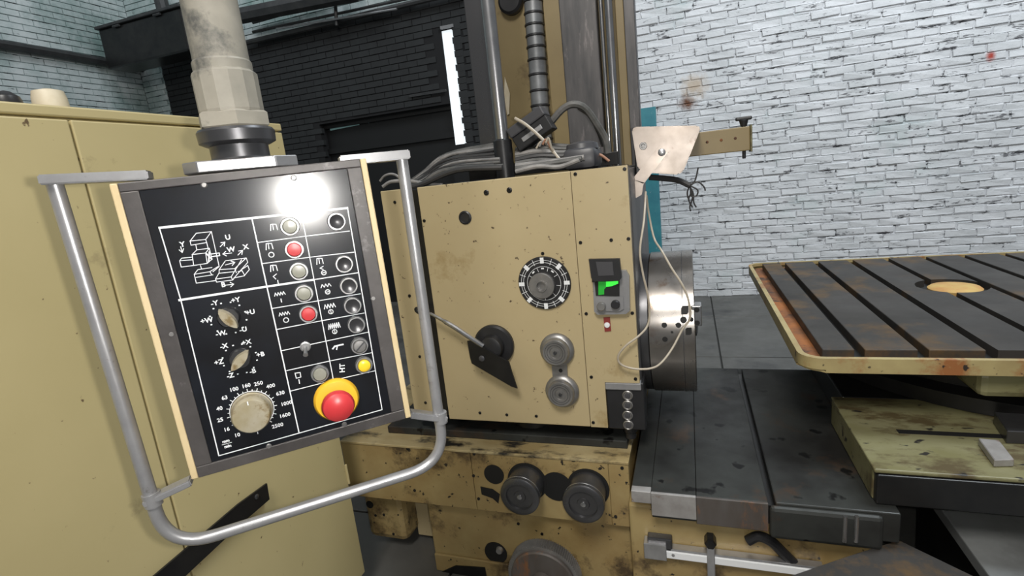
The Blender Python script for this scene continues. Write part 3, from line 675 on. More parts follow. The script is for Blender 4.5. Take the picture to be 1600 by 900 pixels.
tg = obj('red_tag', prism(B(), [hpx(x, y, YH) for x, y in ((943, 496), (953, 495), (955, 517), (945, 518))], NY * .003), 'tag_red', hs, label='small dark red tag')
q = hpx(948.5, 508, YH - .003); obj('rivet', lathe(B(), q, NY, [(.010, 0), (.008, .004), (.002, .005)], 18), 'print', tg, True)
# speed-change lever
p = hpx(773, 538, YH); lv = obj('lever_boss', lathe(B(), p, NY, [(.076, -.002), (.076, .012), (.070, .018), (.045, .020), (.040, .045), (.028, .050), (.003, .050)], 44), 'black', hs, True, label='black lever boss')
obj('lever_rod', tube(B(), smooth_path([hpx(657, 487, YH - .03), hpx(672, 490, YH - .05), hpx(705, 508, YH - .055), hpx(728, 523, YH - .055), hpx(755, 541, YH - .05)]), [.006] * 14 + [.009] * 19, 10), 'steel', lv, True)
q = hpx(655, 486, YH - .028); obj('lever_ball', lathe(B(), q - Vector((.012, 0, 0)), (1, 0, 0), [(.001, 0), (.009, .003), (.013, .012), (.009, .021), (.005, .024)], 16), 'black', lv, True)
obj('lever_plate', prism(B(), [hpx(x, y, YH - .052) for x, y in ((731, 532), (740, 531), (762, 546), (796, 565), (801, 582), (809, 606), (800, 603), (738, 567), (735, 556))], NY * .006), 'black_metal', lv)
q = hpx(753, 560, YH - .058); obj('lever_bolt', lathe(B(), q, NY, [(.011, 0), (.011, .003), (.006, .006)], 18), 'grey_dark', lv, True)
# pair of round grey knobs on one plate
a, b = hpx(871, 546, YH), hpx(879, 610, YH)
kp = obj('knob_plate', prism(B(), [hpx(x, y, YH) for x, y in ((862, 560), (886, 560), (888, 600), (865, 600))], NY * .006), 'knob_alu', hs, label='grey plate joining two round knobs')
obj('plate_hole', lathe(B(), hpx(876, 579, YH - .006), NY, [(.007, 0), (.007, .001)], 14), 'hole', kp)
for c in (a, b):
    k = obj('round_knob', lathe(B(), c, NY, [(.061, 0), (.061, .010), (.055, .018), (.049, .020), (.048, .034), (.044, .039), (.020, .037), (.019, .034), (.008, .036), (.003, .034)], 44), 'knob_alu', hs, True, label='turned grey alloy knob')
    bm = B()
    for r in (.028, .036): ringmark(bm, c, r - .0008, r + .0008, .0395, 0)
    obj('groove', bm, 'grey_dark', k)
    obj('centre_bolt', lathe(B(), c, NY, [(.006, .034), (.006, .042), (.003, .042), (.0028, .037)], 14), 'steel_dark', k, True)
# push-button block in the lower right notch
q0, q1 = hpx(949, 600, YH + .01), hpx(1003, 672, YH + .01)
pb = obj('button_block', box(B(), bzx + .002, hx1 + .012, YH + .004, YH + .10, hz0 - .005, bzz - .002, .004), 'black', hs, label='black block with four small buttons')
obj('block_lid', box(B(), bzx + .001, hx1 + .004, YH - .004, YH + .10, bzz - .026, bzz - .001, .003), 'grey', pb)
for x, y in ((981, 617), (981, 632), (981, 648), (982, 663)):
    c = hpx(x, y, YH + .004); k = obj('small_button', lathe(B(), c, NY, [(.018, 0), (.018, .007), (.015, .009), (.012, .006), (.003, .006)], 22), 'knob_alu', pb, True)
    obj('button_core', lathe(B(), c, NY, [(.010, .006), (.010, .009), (.003, .010)], 16), 'grey_dark', k, True)
c = hpx(985, 688, YH + .03); obj('cable_gland', lathe(B(), Vector((c.x, YH + .05, hz0 - .002)), (0, 0, -1), [(.024, 0), (.024, .03), (.019, .034), (.019, .055)], 20), 'black', pb, True)
# lead screw under the headstock
c = hpx(838, 680, YH + .14); ls = obj('lead_screw', lathe(B(), Vector((c.x, YH + .14, hz0)), (0, 0, -1), [(.085, 0), (.085, .05), (.07, .052), (.07, .060)], 36), 'black_metal', hs, True)
# back shroud seen above the top edge
# ------------------------------------------------------------------ column
YC = 2.40
def cx(x, y=100, Y=YC): return aY(x, y, Y).x
CT = 3.1
col = thing('column', 'tall yellow machine column with dark steel guideways behind the headstock', 'column', ((cx(768) + cx(992)) / 2, YC + .4, 0))
obj('casting', box(B(), cx(772), cx(984), YC + .055, YC + .45, 0, CT, .01), 'yellow_shaded', col)
obj('ledge', box(B(), cx(855), cx(882), YC + .012, YC + .06, .72, CT, .003), 'yellow_shaded', col)
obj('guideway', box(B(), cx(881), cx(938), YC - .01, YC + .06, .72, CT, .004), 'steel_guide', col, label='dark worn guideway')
obj('ledge', box(B(), cx(941), cx(952), YC + .02, YC + .06, .72, CT, .003), 'yellow_shaded', col)
obj('ledge', box(B(), cx(966), cx(979), YC + .0, YC + .06, .72, CT, .003), 'yellow_shaded', col)
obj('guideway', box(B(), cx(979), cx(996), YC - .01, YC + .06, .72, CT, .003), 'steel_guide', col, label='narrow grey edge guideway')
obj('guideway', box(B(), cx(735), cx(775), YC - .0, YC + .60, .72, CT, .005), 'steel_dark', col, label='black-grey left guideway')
obj('cover_patch', prism(B(), [aY(x, y, YC + .05) for x, y in ((789, 120), (797, 146), (796, 178), (793, 180), (788, 150))], NY * .004), 'capwhite', col)
q = aY(800, 4, YC + .05); obj('port', lathe(B(), q, NY, [(.055, 0), (.055, .03), (.045, .04)], 28), 'black', col, True)
# vertical rods
def rod(name, x, y0, Y, r, z0, z1, m, label, cat, sleeve=None):
    q = aY(x, y0, Y); t = thing(name, label, cat, (q.x, Y, z0))
    obj('shaft', lathe(B(), (q.x, Y, z0), (0, 0, 1), [(r * .96, 0), (r, .004), (r, z1 - z0)], 24), m, t, True)
    return t, q
t, q = rod('feed_shaft', 768, 60, 1.98, .026, hz1 - .004, CT, 'steel_rod', 'shiny vertical feed shaft with a black sleeve on the headstock', 'shaft')
zs = aY(790, 218, 1.98).z
obj('sleeve', lathe(B(), (q.x, 1.98, hz1 - .003), (0, 0, 1), [(.036, 0), (.036, zs - hz1), (.028, zs - hz1 + .006)], 26), 'black', t, True)
rod('guide_rod', 957.5, 120, YC - .06, .016, hz1 - .004, CT, 'steel', 'bright steel rod right of the dark guideway', 'rod')
rod('guide_rod', 946, 120, YC - .05, .008, hz1 - .004, CT, 'steel', 'thin steel rod beside the thicker bright rod', 'rod')
# ribbed conduit
hxq = aY(834, 60, YC + .0); ch = thing('flexible_conduit', 'ribbed grey flexible conduit hanging down the column', 'conduit', (hxq.x, YC, hz1))
pts = [aY(831, -60, YC + .005), aY(834, 20, YC + .005), aY(839, 90, YC + .005), aY(845, 180, YC + .005), aY(850, 225, YC + .005)]
sm = smooth_path(pts, 6); obj('hose', tube(B(), sm, .040, 16), 'hose', ch, True)
for k in range(16):
    f_ = k / 15; a = sm[min(int(f_ * (len(sm) - 2)), len(sm) - 2)]; b2 = sm[min(int(f_ * (len(sm) - 2)), len(sm) - 2) + 1]; fr_ = f_ * (len(sm) - 2) % 1; c = a.lerp(b2, fr_); d = (b2 - a).normalized()
    obj('rib', lathe(B(), c - d * .006, d, [(.040, 0), (.044, .003), (.044, .009), (.040, .012)], 18, False), 'black', ch, True)
# ------------------------------------------------------------------ cables and bits on top of the headstock
random.seed(11)
zt = hz1
cab_specs = []
def cable(name, px, r, m, label, cat='cable', group='cables on the headstock', n=6):
    o = obj(name, tube(B(), smooth_path([aY(x, y, Y) for x, y, Y in px], n), r, 8), m, smooth=True); return tag(o, label, cat, group)
tops = []
for k in range(16):
    y0 = 291 - k * 1.1; Yk = 1.76 + .030 * k; hgt = random.uniform(0, 1)
    mm = random.choice(('cable', 'cable', 'cable_light', 'cable_dark'))
    a = (640 + random.uniform(-6, 6), 292 - k * .8); 
    mid = (705 + random.uniform(-12, 12), 268 - k * 1.9 + random.uniform(-3, 3)); e = (778 + random.uniform(-6, 10), 262 - 2.3 * k + random.uniform(-3, 3))
    cable('cable', [(a[0] - 8, 295 - k * .3, Yk), (660, 288 - k * 1.2, Yk), (mid[0], mid[1], Yk), (e[0], e[1], Yk)], random.choice((.006, .008, .010)), mm,
          {'cable': 'mid-grey', 'cable_light': 'pale grey', 'cable_dark': 'black'}[mm] + ' cable in the tangled bundle left of the feed shaft', n=5)
for k in range(9):
    Yk = 1.78 + .035 * k; mm = ('cable_light', 'cable', 'cable_light', 'cable', 'cable_dark', 'cable', 'cable_light', 'cable', 'cable')[k]
    cable('cable', [(806, 268 - 4.2 * k, Yk), (840, 262 - 4.0 * k + random.uniform(-2, 2), Yk), (874, 258 - 3.4 * k + random.uniform(-3, 3), Yk), (905 + 4 * k, 250 - 2 * k, Yk)], random.choice((.008, .010, .012)), mm,
          {'cable': 'mid-grey', 'cable_light': 'pale grey', 'cable_dark': 'black'}[mm] + ' cable in the bundle between feed shaft and dark cover', group='cables right of the feed shaft', n=5)
cable('hose', [(846, 212, 2.05), (862, 190, 2.05), (880, 170, 2.05), (897, 163, 2.05), (915, 170, 2.06), (933, 195, 2.08), (946, 218, 2.1), (950, 240, 2.1)], .0135, 'cable', 'thick grey hose arching in front of the dark guideway', 'hose', 'arched hoses')
cable('hose', [(905, 167, 2.12), (922, 180, 2.12), (936, 205, 2.14), (944, 228, 2.14)], .011, 'cable_dark', 'thin dark hose just inside the arching grey hose', 'hose', 'arched hoses')
cable('loose_wire', [(805, 185, 1.95), (822, 195, 1.93), (845, 215, 1.92), (862, 234, 1.92), (880, 256, 1.9)], .006, 'wire', 'beige wire lying across the tilted black connector', 'wire', None)
cable('loose_wire', [(594, 283, 1.78), (601, 275, 1.78), (612, 272, 1.79), (622, 276, 1.8), (632, 288, 1.8)], .005, 'cable_light', 'pale wire loop between pendant and headstock corner', 'wire', None)
cable('loose_wire', [(598, 292, 1.76), (612, 284, 1.77), (640, 283, 1.78), (668, 288, 1.78), (692, 289, 1.78)], .007, 'cable_light', 'pale wire along the headstock edge behind the handle tube', 'wire', None)
cable('loose_wire', [(920, 262, 1.95), (915, 252, 1.95), (922, 240, 1.95), (938, 242, 1.95), (952, 252, 1.95)], .005, 'wire_red', 'copper-red wire right of the dark cover lump', 'wire', None)
for k in range(4):
    cable('loose_wire', [(838 + 5 * k, 232 - 3 * k, 1.9), (845 + 4 * k, 222 - 2 * k, 1.9), (856 + 2 * k, 226 + 2 * k, 1.91), (866, 236 + k, 1.92)], .004, ('wire', 'cable_light', 'wire_red', 'wire')[k], 'thin loose wire curled under the tilted black connector', 'wire', 'curled wires')
# connector, tilted
q = aY(831, 203, 2.0); T = Matrix.Translation(q) @ Matrix.Rotation(math.radians(-27), 4, 'Y') 
cn = thing('connector_block', 'tilted black multi-pin connector with a pale strip on the cable heap', 'connector', (q.x, q.y, q.z - .05))
obj('shell', box(B(), -.078, .078, -.03, .05, -.045, .012, .004, T), 'black', cn); obj('cap', box(B(), -.08, .08, -.035, .055, .012, .05, .006, T), 'grey_dark', cn)
obj('pin_strip', box(B(), -.045, .045, -.034, -.03, -.026, -.008, .002, T), 'alu', cn)
# dark dome cover and supports under the heap
q = aY(908, 262, 1.9); dcv = thing('relay_cover', 'dark grey dented box cover standing among the cables', 'cover', (q.x, q.y, zt + .001))
x0, x1 = aY(884, 250, 1.9).x, aY(934, 250, 1.9).x; ztop = aY(905, 232, 1.9).z
bm = B(); box(bm, x0, x1, 1.85, 2.02, zt + .0015, ztop, .018); obj('shell', bm, 'grey_dark', dcv, True)
obj('top_lid', lathe(B(), ((x0 + x1) / 2, 1.93, ztop - .004), (0, 0, 1), [(.06, 0), (.055, .02), (.03, .028)], 20), 'grey_dark', dcv, True)
# cable trough that carries the heap
tr = thing('cable_tray', 'low dark tray heaped with cables on the headstock', 'tray', (aY(760, 270, 2.0).x, 2.0, zt - .004))
x0, x1 = aY(640, 285, 2.0).x, aY(950, 260, 2.0).x
obj('tray_floor', box(B(), hx0 + .06, hx1 - .06, 1.80, 2.33, zt - .0035, zt + .001), 'black_metal', tr)
obj('tray_back', box(B(), hx0 + .10, hx1 - .10, 2.315, 2.33, zt + .004, aY(880, 246, 2.3).z, .002), 'black_metal', tr)
# ------------------------------------------------------------------ spindle faceplate
FC = Vector((hx1 + .004, 2.03, .992)); FR = .268; FX = .006 - FC.x
fpz = thing('faceplate', 'round turned-steel spindle faceplate right of the headstock', 'faceplate', (FC.x + FX / 2, FC.y, FC.z - FR))
EX = Vector((1, 0, 0))
obj('back_flange', lathe(B(), FC, EX, [(FR * .985, 0), (FR * .985, .026), (FR * .96, .028)], 72), 'steel_dark', fpz, True)
obj('drum', lathe(B(), FC, EX, [(FR * .94, .026), (FR, .030), (FR, FX * .985), (FR * .985, FX), (.06, FX), (.06, FX - .03)], 96), 'steel_face', fpz, True)
obj('rim_band', lathe(B(), FC, EX, [(FR - .001, FX - .040), (FR + .0015, FX - .040), (FR + .0015, FX - .038), (FR - .001, FX - .038)], 96, False), 'steel_dark', fpz, True)
def on_drum(x, y):
    """point and outward normal where the sight line meets the drum"""
    d = ray(x, y); a = d.y * d.y + d.z * d.z; oy, oz = EYE.y - FC.y, EYE.z - FC.z; b = d.y * oy + d.z * oz; c = oy * oy + oz * oz - FR * FR
    t = (-b - math.sqrt(max(b * b - a * c, 0))) / a; p = EYE + d * t; return p, Vector((0, p.y - FC.y, p.z - FC.z)).normalized()
for x, y, r in ((1038, 508, .009), (1060, 508, .009), (1068, 500, .011), (1080, 499, .008), (1039, 530, .009), (1050, 519, .004)):
    p, n = on_drum(x, y); obj('bolt_hole', lathe(B(), p - n * .006, n, [(r, 0), (r, .0075)], 16), 'hole', fpz)
for (x0, y0, x1, y1) in ((1064, 478, 1076, 491), (1071, 512, 1081, 523)):
    p, n = on_drum((x0 + x1) / 2, (y0 + y1) / 2); s = (on_drum(x1, y1)[0] - on_drum(x0, y0)[0]); w2 = abs(s.x) / 2; z2 = Vector((0, s.y, s.z)).length / 2; tt = EX.cross(n)
    obj('slot', prism(B(), [p + EX * w2 * a + tt * z2 * b - n * .01 for a, b in ((-1, -.4), (-.6, -1), (1, -1), (1, .6), (.5, 1), (-1, 1))], n * .0125), 'hole', fpz)
zz = aY(1088, 492, 1.80).z
jw = obj('jaw', box(B(), FX + FC.x - .012, FX + FC.x + .022, 1.785, 1.84, zz - .036, zz + .036, .004), 'steel', fpz)
for s in (-.024, .022): obj('jaw_screw', lathe(B(), (FX + FC.x + .006, 1.786, zz + s), NY, [(.009, 0), (.009, .002)], 14), 'hole', jw)
obj('spindle_nose', lathe(B(), FC + EX * (FX - .03), EX, [(.06, 0), (.06, .035), (.045, .04), (.03, .04), (.03, .02)], 36), 'steel_dark', fpz, True)

# ------------------------------------------------------------------ sheet cover, stop arm and loose wires on the right
YB = 1.90
g = [aY(x, y, YB) for x, y in ((987, 203), (992, 198), (1090, 196), (1095, 200), (1068, 267), (1060, 273), (1008, 270), (996, 262))]
sc = thing('sheet_cover', 'trapezoid bare-metal cover with a bent handle at the headstock corner', 'cover', aY(1030, 272, YB))
bm = B(); prism(bm, g, (0, .11, 0)); bmesh.ops.bevel(bm, geom=bm.edges[:], offset=.004, segments=2, affect='EDGES'); obj('cover_shell', bm, 'cover_alu', sc)
def slab_px(pts, Y, th): return prism(B(), [aY(x, y, Y) for x, y in pts], NY * th)
h1 = obj('handle', slab_px(((1032, 226), (1044, 238), (1006, 287), (988, 280)), YB - .012, .006), 'cover_alu', sc, label='bent flat handle')
obj('handle_tail', slab_px(((988, 280), (1006, 285), (1003, 304), (994, 309), (989, 306)), YB - .012, .006), 'cover_alu', h1)
obj('spacer', lathe(B(), aY(1034, 238, YB), NY, [(.008, 0), (.008, .012)], 14), 'alu', h1)
q = aY(1034, 238, YB - .018); obj('pivot', lathe(B(), q, NY, [(.0125, 0), (.0125, .004), (.008, .007)], 20), 'alu', h1, True)
q = aY(1005, 228, YB); o = obj('knock_out', lathe(B(), q, NY, [(.013, 0), (.012, .004), (.007, .004), (.006, .001)], 18), 'knob_alu', sc, True)
obj('mount_block', box(B(), hx1 + .0045, aY(1000, 250, YB).x, YB + .02, 2.30, hz1 - .06, aY(990, 215, YB).z, .004), 'black_metal', sc)
sa = thing('stop_arm', 'yellow steel arm with a black clamp knob projecting beside the white wall', 'arm', aY(1130, 230, YB + .05))
x1a = aY(1175, 210, YB + .06).x; zA0, zA1 = aY(1170, 235, YB + .06).z, aY(1170, 196, YB + .06).z
x0a = aY(1040, 240, YB + .06).x
obj('arm', box(B(), x0a, x1a, YB + .115, YB + .155, zA0, zA1, .003), 'yellow_shaded', sa)
obj('end_cap', box(B(), x1a, x1a + .006, YB + .105, YB + .165, zA0 - .005, zA1 + .004, .002), 'olive', sa)
xk = x1a - .018
obj('clamp_screw', lathe(B(), (xk, YB + .135, zA0 - .026), (0, 0, 1), [(.005, 0), (.006, .004), (.006, zA1 - zA0 + .05)], 12), 'black', sa, True)
kn = obj('clamp_knob', lathe(B(), (xk, YB + .135, zA1 + .002), (0, 0, 1), [(.010, 0), (.015, .020), (.008, .024)], 18), 'black', sa, True)
obj('knob_bar', box(B(), xk - .026, xk + .026, YB + .125, YB + .145, zA1 + .022, zA1 + .034, .004), 'black', kn)
for k in range(3):
    q = aY(1105 + 22 * k, 222 - 3 * k, YB + .112); obj('rivet', lathe(B(), (q.x, YB + .115, q.z), NY, [(.005, 0), (.003, .002)], 12), 'rust', sa)
# frayed wires under the cover
cable('frayed_cable', [(1014, 277, YB + .06), (1040, 279, YB + .06), (1060, 282, YB + .06), (1078, 290, YB + .06)], .010, 'cable_dark', 'black cable sheath end hanging from the sheet-metal cover', 'cable', None)
ends = [[(1078, 290), (1086, 282), (1091, 262)], [(1078, 290), (1080, 300), (1076, 312), (1082, 324)], [(1078, 290), (1090, 284), (1100, 292), (1102, 298)], [(1077, 290), (1083, 302), (1084, 316), (1088, 324)], [(1078, 290), (1074, 300), (1075, 310)], [(1078, 290), (1090, 297), (1088, 306), (1080, 306), (1079, 296)], [(1078, 291), (1082, 308), (1078, 322), (1079, 330)]]
for e in ends: cable('frayed_wire', [(x, y, YB + .06) for x, y in e], .0026, 'cable_dark', 'bare black wire end fraying from the cable under the sheet-metal cover', 'wire', 'frayed wire ends', 5)
# long beige wire looping in front of the headstock and faceplate
pts = [(1009, 300, 1.88), (1006, 345, 1.78), (1000, 390, 1.72), (1004, 425, 1.72), (1012, 460, 1.72), (1015, 490, 1.72), (1011, 510, 1.71), (998, 525, 1.68), (978, 540, 1.67), (966, 556, 1.67), (970, 569, 1.67), (990, 576, 1.67), (1015, 576, 1.67), (1032, 568, 1.69), (1050, 545, 1.72), (1066, 515, 1.745), (1078, 497, 1.752), (1076, 470, 1.752), (1066, 445, 1.752), (1050, 420, 1.77), (1034, 392, 1.80), (1022, 372, 1.86), (1014, 335, 1.90), (1010, 305, 1.90)]
cable('loose_wire', pts, .0036, 'wire', 'long beige wire looping from the cover across headstock corner and faceplate', 'wire', None)

# ------------------------------------------------------------------ machine carriage with two big knobs, and the base under it
YS = 1.65
sx0, sx1 = aY(532, 690, YS).x, aY(985, 780, YS).x
sz1 = .594; sz0 = aY(820, 806, YS).z
sd_ = thing('carriage', 'oily yellow carriage under the headstock with two dark round knobs', 'machine', ((sx0 + sx1) / 2, 2.0, sz0))
obj('casting', box(B(), sx0, sx1, YS + .006, 2.36, sz0, sz1 - .006, .006), 'yellow_dirty', sd_)
obj('top_plate', box(B(), sx0, sx1 + .002, YS - .004, 2.34, sz1 - .006, sz1 + .004, .002), 'yellow_flaked', sd_, label='flaking yellow top face')
obj('gap_shade_box', box(B(), sx0 + .18, sx1 - .01, YS + .085, 2.33, sz1 + .004, sz1 + .036, .004), 'bed', sd_, label='black box for the shade under the headstock')  # black box added where only shade fills the gap under the headstock
xj = aY(741, 760, YS).x; xk2 = aY(954, 780, YS).x
for a, b in ((sx0, xj - .001), (xj + .001, xk2 - .001), (xk2 + .001, sx1)): obj('front_cover', box(B(), a, b, YS, YS + .006, sz0 + .003, sz1 - .008, .0015), 'yellow_dirty', sd_)
def disc_on(x, y, Y, r, m, name, parent, th=.003, seg=26, sx=1.0): q = aY(x, y, Y); return obj(name, lathe(B(), (q.x, Y, q.z), NY, [(r, -.002), (r, th)], seg), m, parent)
disc_on(870, 760, YS, .058, 'hole', 'bore', sd_); disc_on(772, 741, YS, .040, 'hole', 'bore', sd_)
obj('bore', slab_px(((751, 760), (770, 764), (781, 772), (779, 786), (770, 778), (753, 772)), YS, .003), 'hole', sd_)
for (bx_, by_, fx_, fy_) in ((824, 752, 813, 780), (919, 762, 911, 795)):
    q = aY(bx_, by_, YS); kb = obj('round_knob', lathe(B(), (q.x, YS, q.z), NY, [(.066, 0), (.066, .070), (.072, .074), (.072, .098), (.066, .102), (.050, .102), (.048, .094), (.022, .094), (.020, .098), (.002, .098)], 48), 'steel_dark', sd_, True, label='dark turned hand knob')
    obj('bright_ring', lathe(B(), (q.x, YS, q.z), NY, [(.0722, .080), (.0730, .081), (.0730, .084), (.0722, .085)], 48, False), 'steel', kb, True)
    obj('centre_bolt', lathe(B(), (q.x, YS, q.z), NY, [(.009, .096), (.009, .101), (.004, .102)], 16), 'steel', kb, True)
    obj('knob_base', lathe(B(), (q.x, YS, q.z), NY, [(.076, -.001), (.076, .004)], 40), 'hole', kb)
for x, y in ((637, 701), (741, 709), (740, 743), (748, 779), (972, 731), (962, 807), (648, 766)): q = aY(x, y, YS); obj('screw', lathe(B(), (q.x, YS, q.z), NY, [(.006, -.001), (.006, .003), (.003, .004)], 12), 'black_metal', sd_)
for x, y, w_, h_ in ((640, 676, .04, .012), (900, 690, .05, .01)):
    pass
YL = 1.69
bs = thing('lower_machine_body', 'stained yellow lower machine body under the carriage', 'machine', (-.6, 2.0, 0))
bx0, bx1 = aY(677, 850, YL).x, aY(990, 860, YL).x
obj('casting', box(B(), bx0, bx1, YL, 2.39, 0, sz0 - .001, .008), 'yellow_dirty', bs)
obj('lower_cover', box(B(), bx0 + .004, aY(800, 890, YL).x, YL - .012, YL, .0, aY(720, 868, YL).z, .004), 'yellow_dirty', bs)
q = aY(775, 863, YL); obj('bore', lathe(B(), (q.x, YL, q.z), NY, [(.048, -.002), (.048, .004)], 26), 'hole', bs)
obj('bore_pin', lathe(B(), (q.x + .02, YL - .004, q.z + .018), NY, [(.016, 0), (.012, .012)], 16), 'alu', bs)
obj('black_panel', slab_px(((690, 893), (712, 883), (758, 886), (765, 925), (690, 925)), YL - .012, .004), 'black_metal', bs)
for x, y in ((847, 834), (810, 818)): q = aY(x, y, YL); obj('screw', lathe(B(), (q.x, YL, q.z), NY, [(.006, -.001), (.006, .003)], 12), 'black_metal', bs)
# left lower block of the base
YK = 1.74
lb0, lb1 = aY(570, 800, YK).x, aY(632, 810, YK).x
lz0, lz1 = aY(600, 843, YK).z, aY(600, 770, YK).z
lbk = thing('support_block', 'yellow rounded support block with bolt holes beside the cabinet', 'block', ((lb0 + lb1) / 2, YK + .2, 0))
obj('block', box(B(), lb0, lb1, YK, 2.3, lz0, sz0 - .002, .03), 'yellow_dirty', lbk)
obj('side_web', box(B(), lb1 - .01, bx0 - .002, YK + .10, 2.3, aY(650, 835, YK + .1).z, sz0 - .002, .004), 'yellow', lbk)
obj('pedestal', box(B(), lb0 + .05, bx0 - .01, YK + .20, 2.3, 0, aY(650, 835, YK + .1).z, .01), 'black_metal', lbk)
for x, y, r in ((578, 788, .018), (587, 805, .006), (600, 804, .006), (615, 834, .006)): q = aY(x, y, YK); obj('bolt_hole', lathe(B(), (q.x, YK, q.z), NY, [(r, -.002), (r, .003)], 16), 'hole', lbk)
# gear wheel at the bottom edge
YG = 1.56
q = aY(852, 934, YG); gc = Vector((q.x, YG, q.z)); GR = .137
gw = thing('gear_wheel', 'fine-toothed dark steel gear wheel at the bottom edge', 'gear', (gc.x, YG, max(gc.z - GR, 0)))
gc.z = max(gc.z, GR + .012)
bm = B(); nT = 96; pts = []
for k in range(nT * 2):
    a = 2 * PI * (k + .5) / (nT * 2); r = GR if (k // 1) % 2 == 0 else GR * .955; pts.append(gc + Vector((math.cos(a) * r, 0, math.sin(a) * r)))
prism(bm, pts, (0, .045, 0)); obj('toothed_rim', bm, 'knob_alu', gw)
obj('disc', lathe(B(), gc, NY, [(GR * .88, -.002), (GR * .88, .010), (GR * .84, .014), (.04, .014), (.036, .03), (.01, .03)], 48), 'bed_rust', gw, True)
obj('axle', lathe(B(), gc + Vector((0, .04, 0)), (0, 1, 0), [(.03, 0), (.03, YL - YG - .04)], 20), 'steel_dark', gw, True)

# ------------------------------------------------------------------ bed with its guideway strips
YBF = 1.50; zbd = .592
be = aZ(1110, 575, zbd).y
bd = thing('machine_bed', 'dark oily machine bed with flat guideway strips in front of the table', 'machine', (.4, 2.0, 0))
X_ = [aY(x, 785, YBF).x for x in (987, 1018, 1088, 1200, 1212)]
XB = .50
obj('base_casting', box(B(), sx1 + .004, XB, YBF + .06, 2.36, 0, .50, .01), 'yellow_dirty', bd)
obj('guide_strip', box(B(), X_[0] , X_[1] - .001, YBF + .01, 2.34, .555, zbd - .004, .002), 'bed', bd)
obj('edge_block', box(B(), X_[0], X_[1] - .001, YBF, YBF + .03, .548, zbd - .003, .002), 'bed_block', bd)
obj('guide_strip', box(B(), X_[1], X_[2] - .001, YBF + .002, be, .50, zbd, .002), 'bed', bd)
obj('edge_block', box(B(), X_[1], X_[2] - .001, YBF - .008, YBF + .0025, aY(1050, 806, YBF).z, zbd - .0005, .001), 'bed_block', bd, label='bright ground end face')
obj('guide_strip', box(B(), X_[2], X_[3], YBF + .002, be, .50, zbd - .001, .002), 'bed', bd)
obj('edge_block', box(B(), X_[2], X_[3], YBF - .006, YBF + .0025, aY(1140, 822, YBF).z, zbd - .002, .001), 'bed_rust', bd, label='rust-streaked end face')
obj('groove', box(B(), X_[3], X_[4], YBF + .03, be, .50, zbd - .03), 'black_metal', bd)
obj('guide_strip', box(B(), X_[4], XB + .02, YBF + .002, 2.55, .50, zbd, .004), 'bed', bd)
obj('edge_block', box(B(), X_[3] + .003, aY(1378, 830, YBF).x, YBF - .02, YBF + .0025, aY(1290, 845, YBF).z, zbd - .003, .012), 'bed', bd)
for x in (1320, 1338): q = aY(x, 825, YBF - .02); obj('pin', tube(B(), [(q.x, YBF - .022, aY(x, 846, YBF - .02).z), (q.x, YBF - .022, aY(x, 806, YBF - .02).z)], .006, 10), 'steel', bd, True)
# rear low bed extension
obj('rear_step', box(B(), -.10, 1.70, be + .001, 3.3, 0, .30, .01), 'bed', bd)
for x0, y0, x1, y1 in ((1190, 565, 1215, 590), (1205, 588, 1240, 602)):
    pass
# linear scale rail on the bed front
zr = aY(1008, 866, YBF + .045).z
YR = YBF + .058
rl = thing('scale_rail', 'bright aluminium scale rail fixed along the yellow bed front', 'rail', (.1, YR, zr - .02))
xr0, xr1 = aY(1040, 868, YR - .03).x, aY(1252, 895, YR - .03).x
zc = aY(1145, 878, YR - .03).z
obj('rail', box(B(), xr0 - .02, xr1 + .06, YR - .034, YR, zc - .015, zc + .010, .002), 'print', rl)
obj('rail_top', box(B(), xr0 - .02, xr1 + .06, YR - .030, YR, zc + .010, zc + .018, .002), 'alu', rl)
obj('end_bracket', box(B(), aY(1007, 865, YR - .03).x, xr0 + .004, YR - .040, YR, zc - .022, zc + .036, .002), 'alu', rl)
for px_ in (1036,): q = aY(px_, 866, YR - .04); obj('screw', lathe(B(), (xr0 - .006 + .03, YR - .034, zc), NY, [(.005, 0), (.005, .002)], 12), 'grey', rl)
q = aY(1111, 880, YR - .03)
cl = obj('clamp_strap', box(B(), q.x - .012, q.x + .012, YR - .039, YR, zc - .12, zc + .045, .003), 'tube', rl)
obj('clamp_bolt', lathe(B(), (q.x, YR - .035, zc + .058), NY, [(.018, -.035), (.018, .0), (.015, .006), (.003, .007)], 6), 'black_metal', cl)
lb_ = obj('bed_lug', box(B(), aY(1012, 830, YR).x, aY(1050, 830, YR).x, YR - .03, YR, aY(1030, 850, YR).z, aY(1030, 832, YR).z, .004), 'steel_dark', bd)
obj('drain_hose', tube(B(), smooth_path([aY(x, y, YR - .012) for x, y in ((1168, 845), (1185, 838), (1205, 846), (1222, 862), (1240, 880))]), .016, 10), 'black', bd, True)

# ------------------------------------------------------------------ slotted table
ZT = .95; tb = thing('slotted_table', 'rusty grey T-slotted machine table with yellow rim on the right', 'table', (1.1, 2.5, .70))
rx0, ry0 = .318, 1.755; rz0, rz1 = .897, .944; rx1, ry1 = 2.05, 3.36
def rrect(x0, x1, y0, y1, r, z, n=6):
    out = []
    for (cx0, cy0, a0) in ((x0 + r, y0 + r, PI), (x1 - r, y0 + r, 1.5 * PI), (x1 - r, y1 - r, 0), (x0 + r, y1 - r, .5 * PI)):
        for k in range(n + 1): a = a0 + (PI / 2) * k / n; out.append(Vector((cx0 + r * math.cos(a), cy0 + r * math.sin(a), z)))
    return out
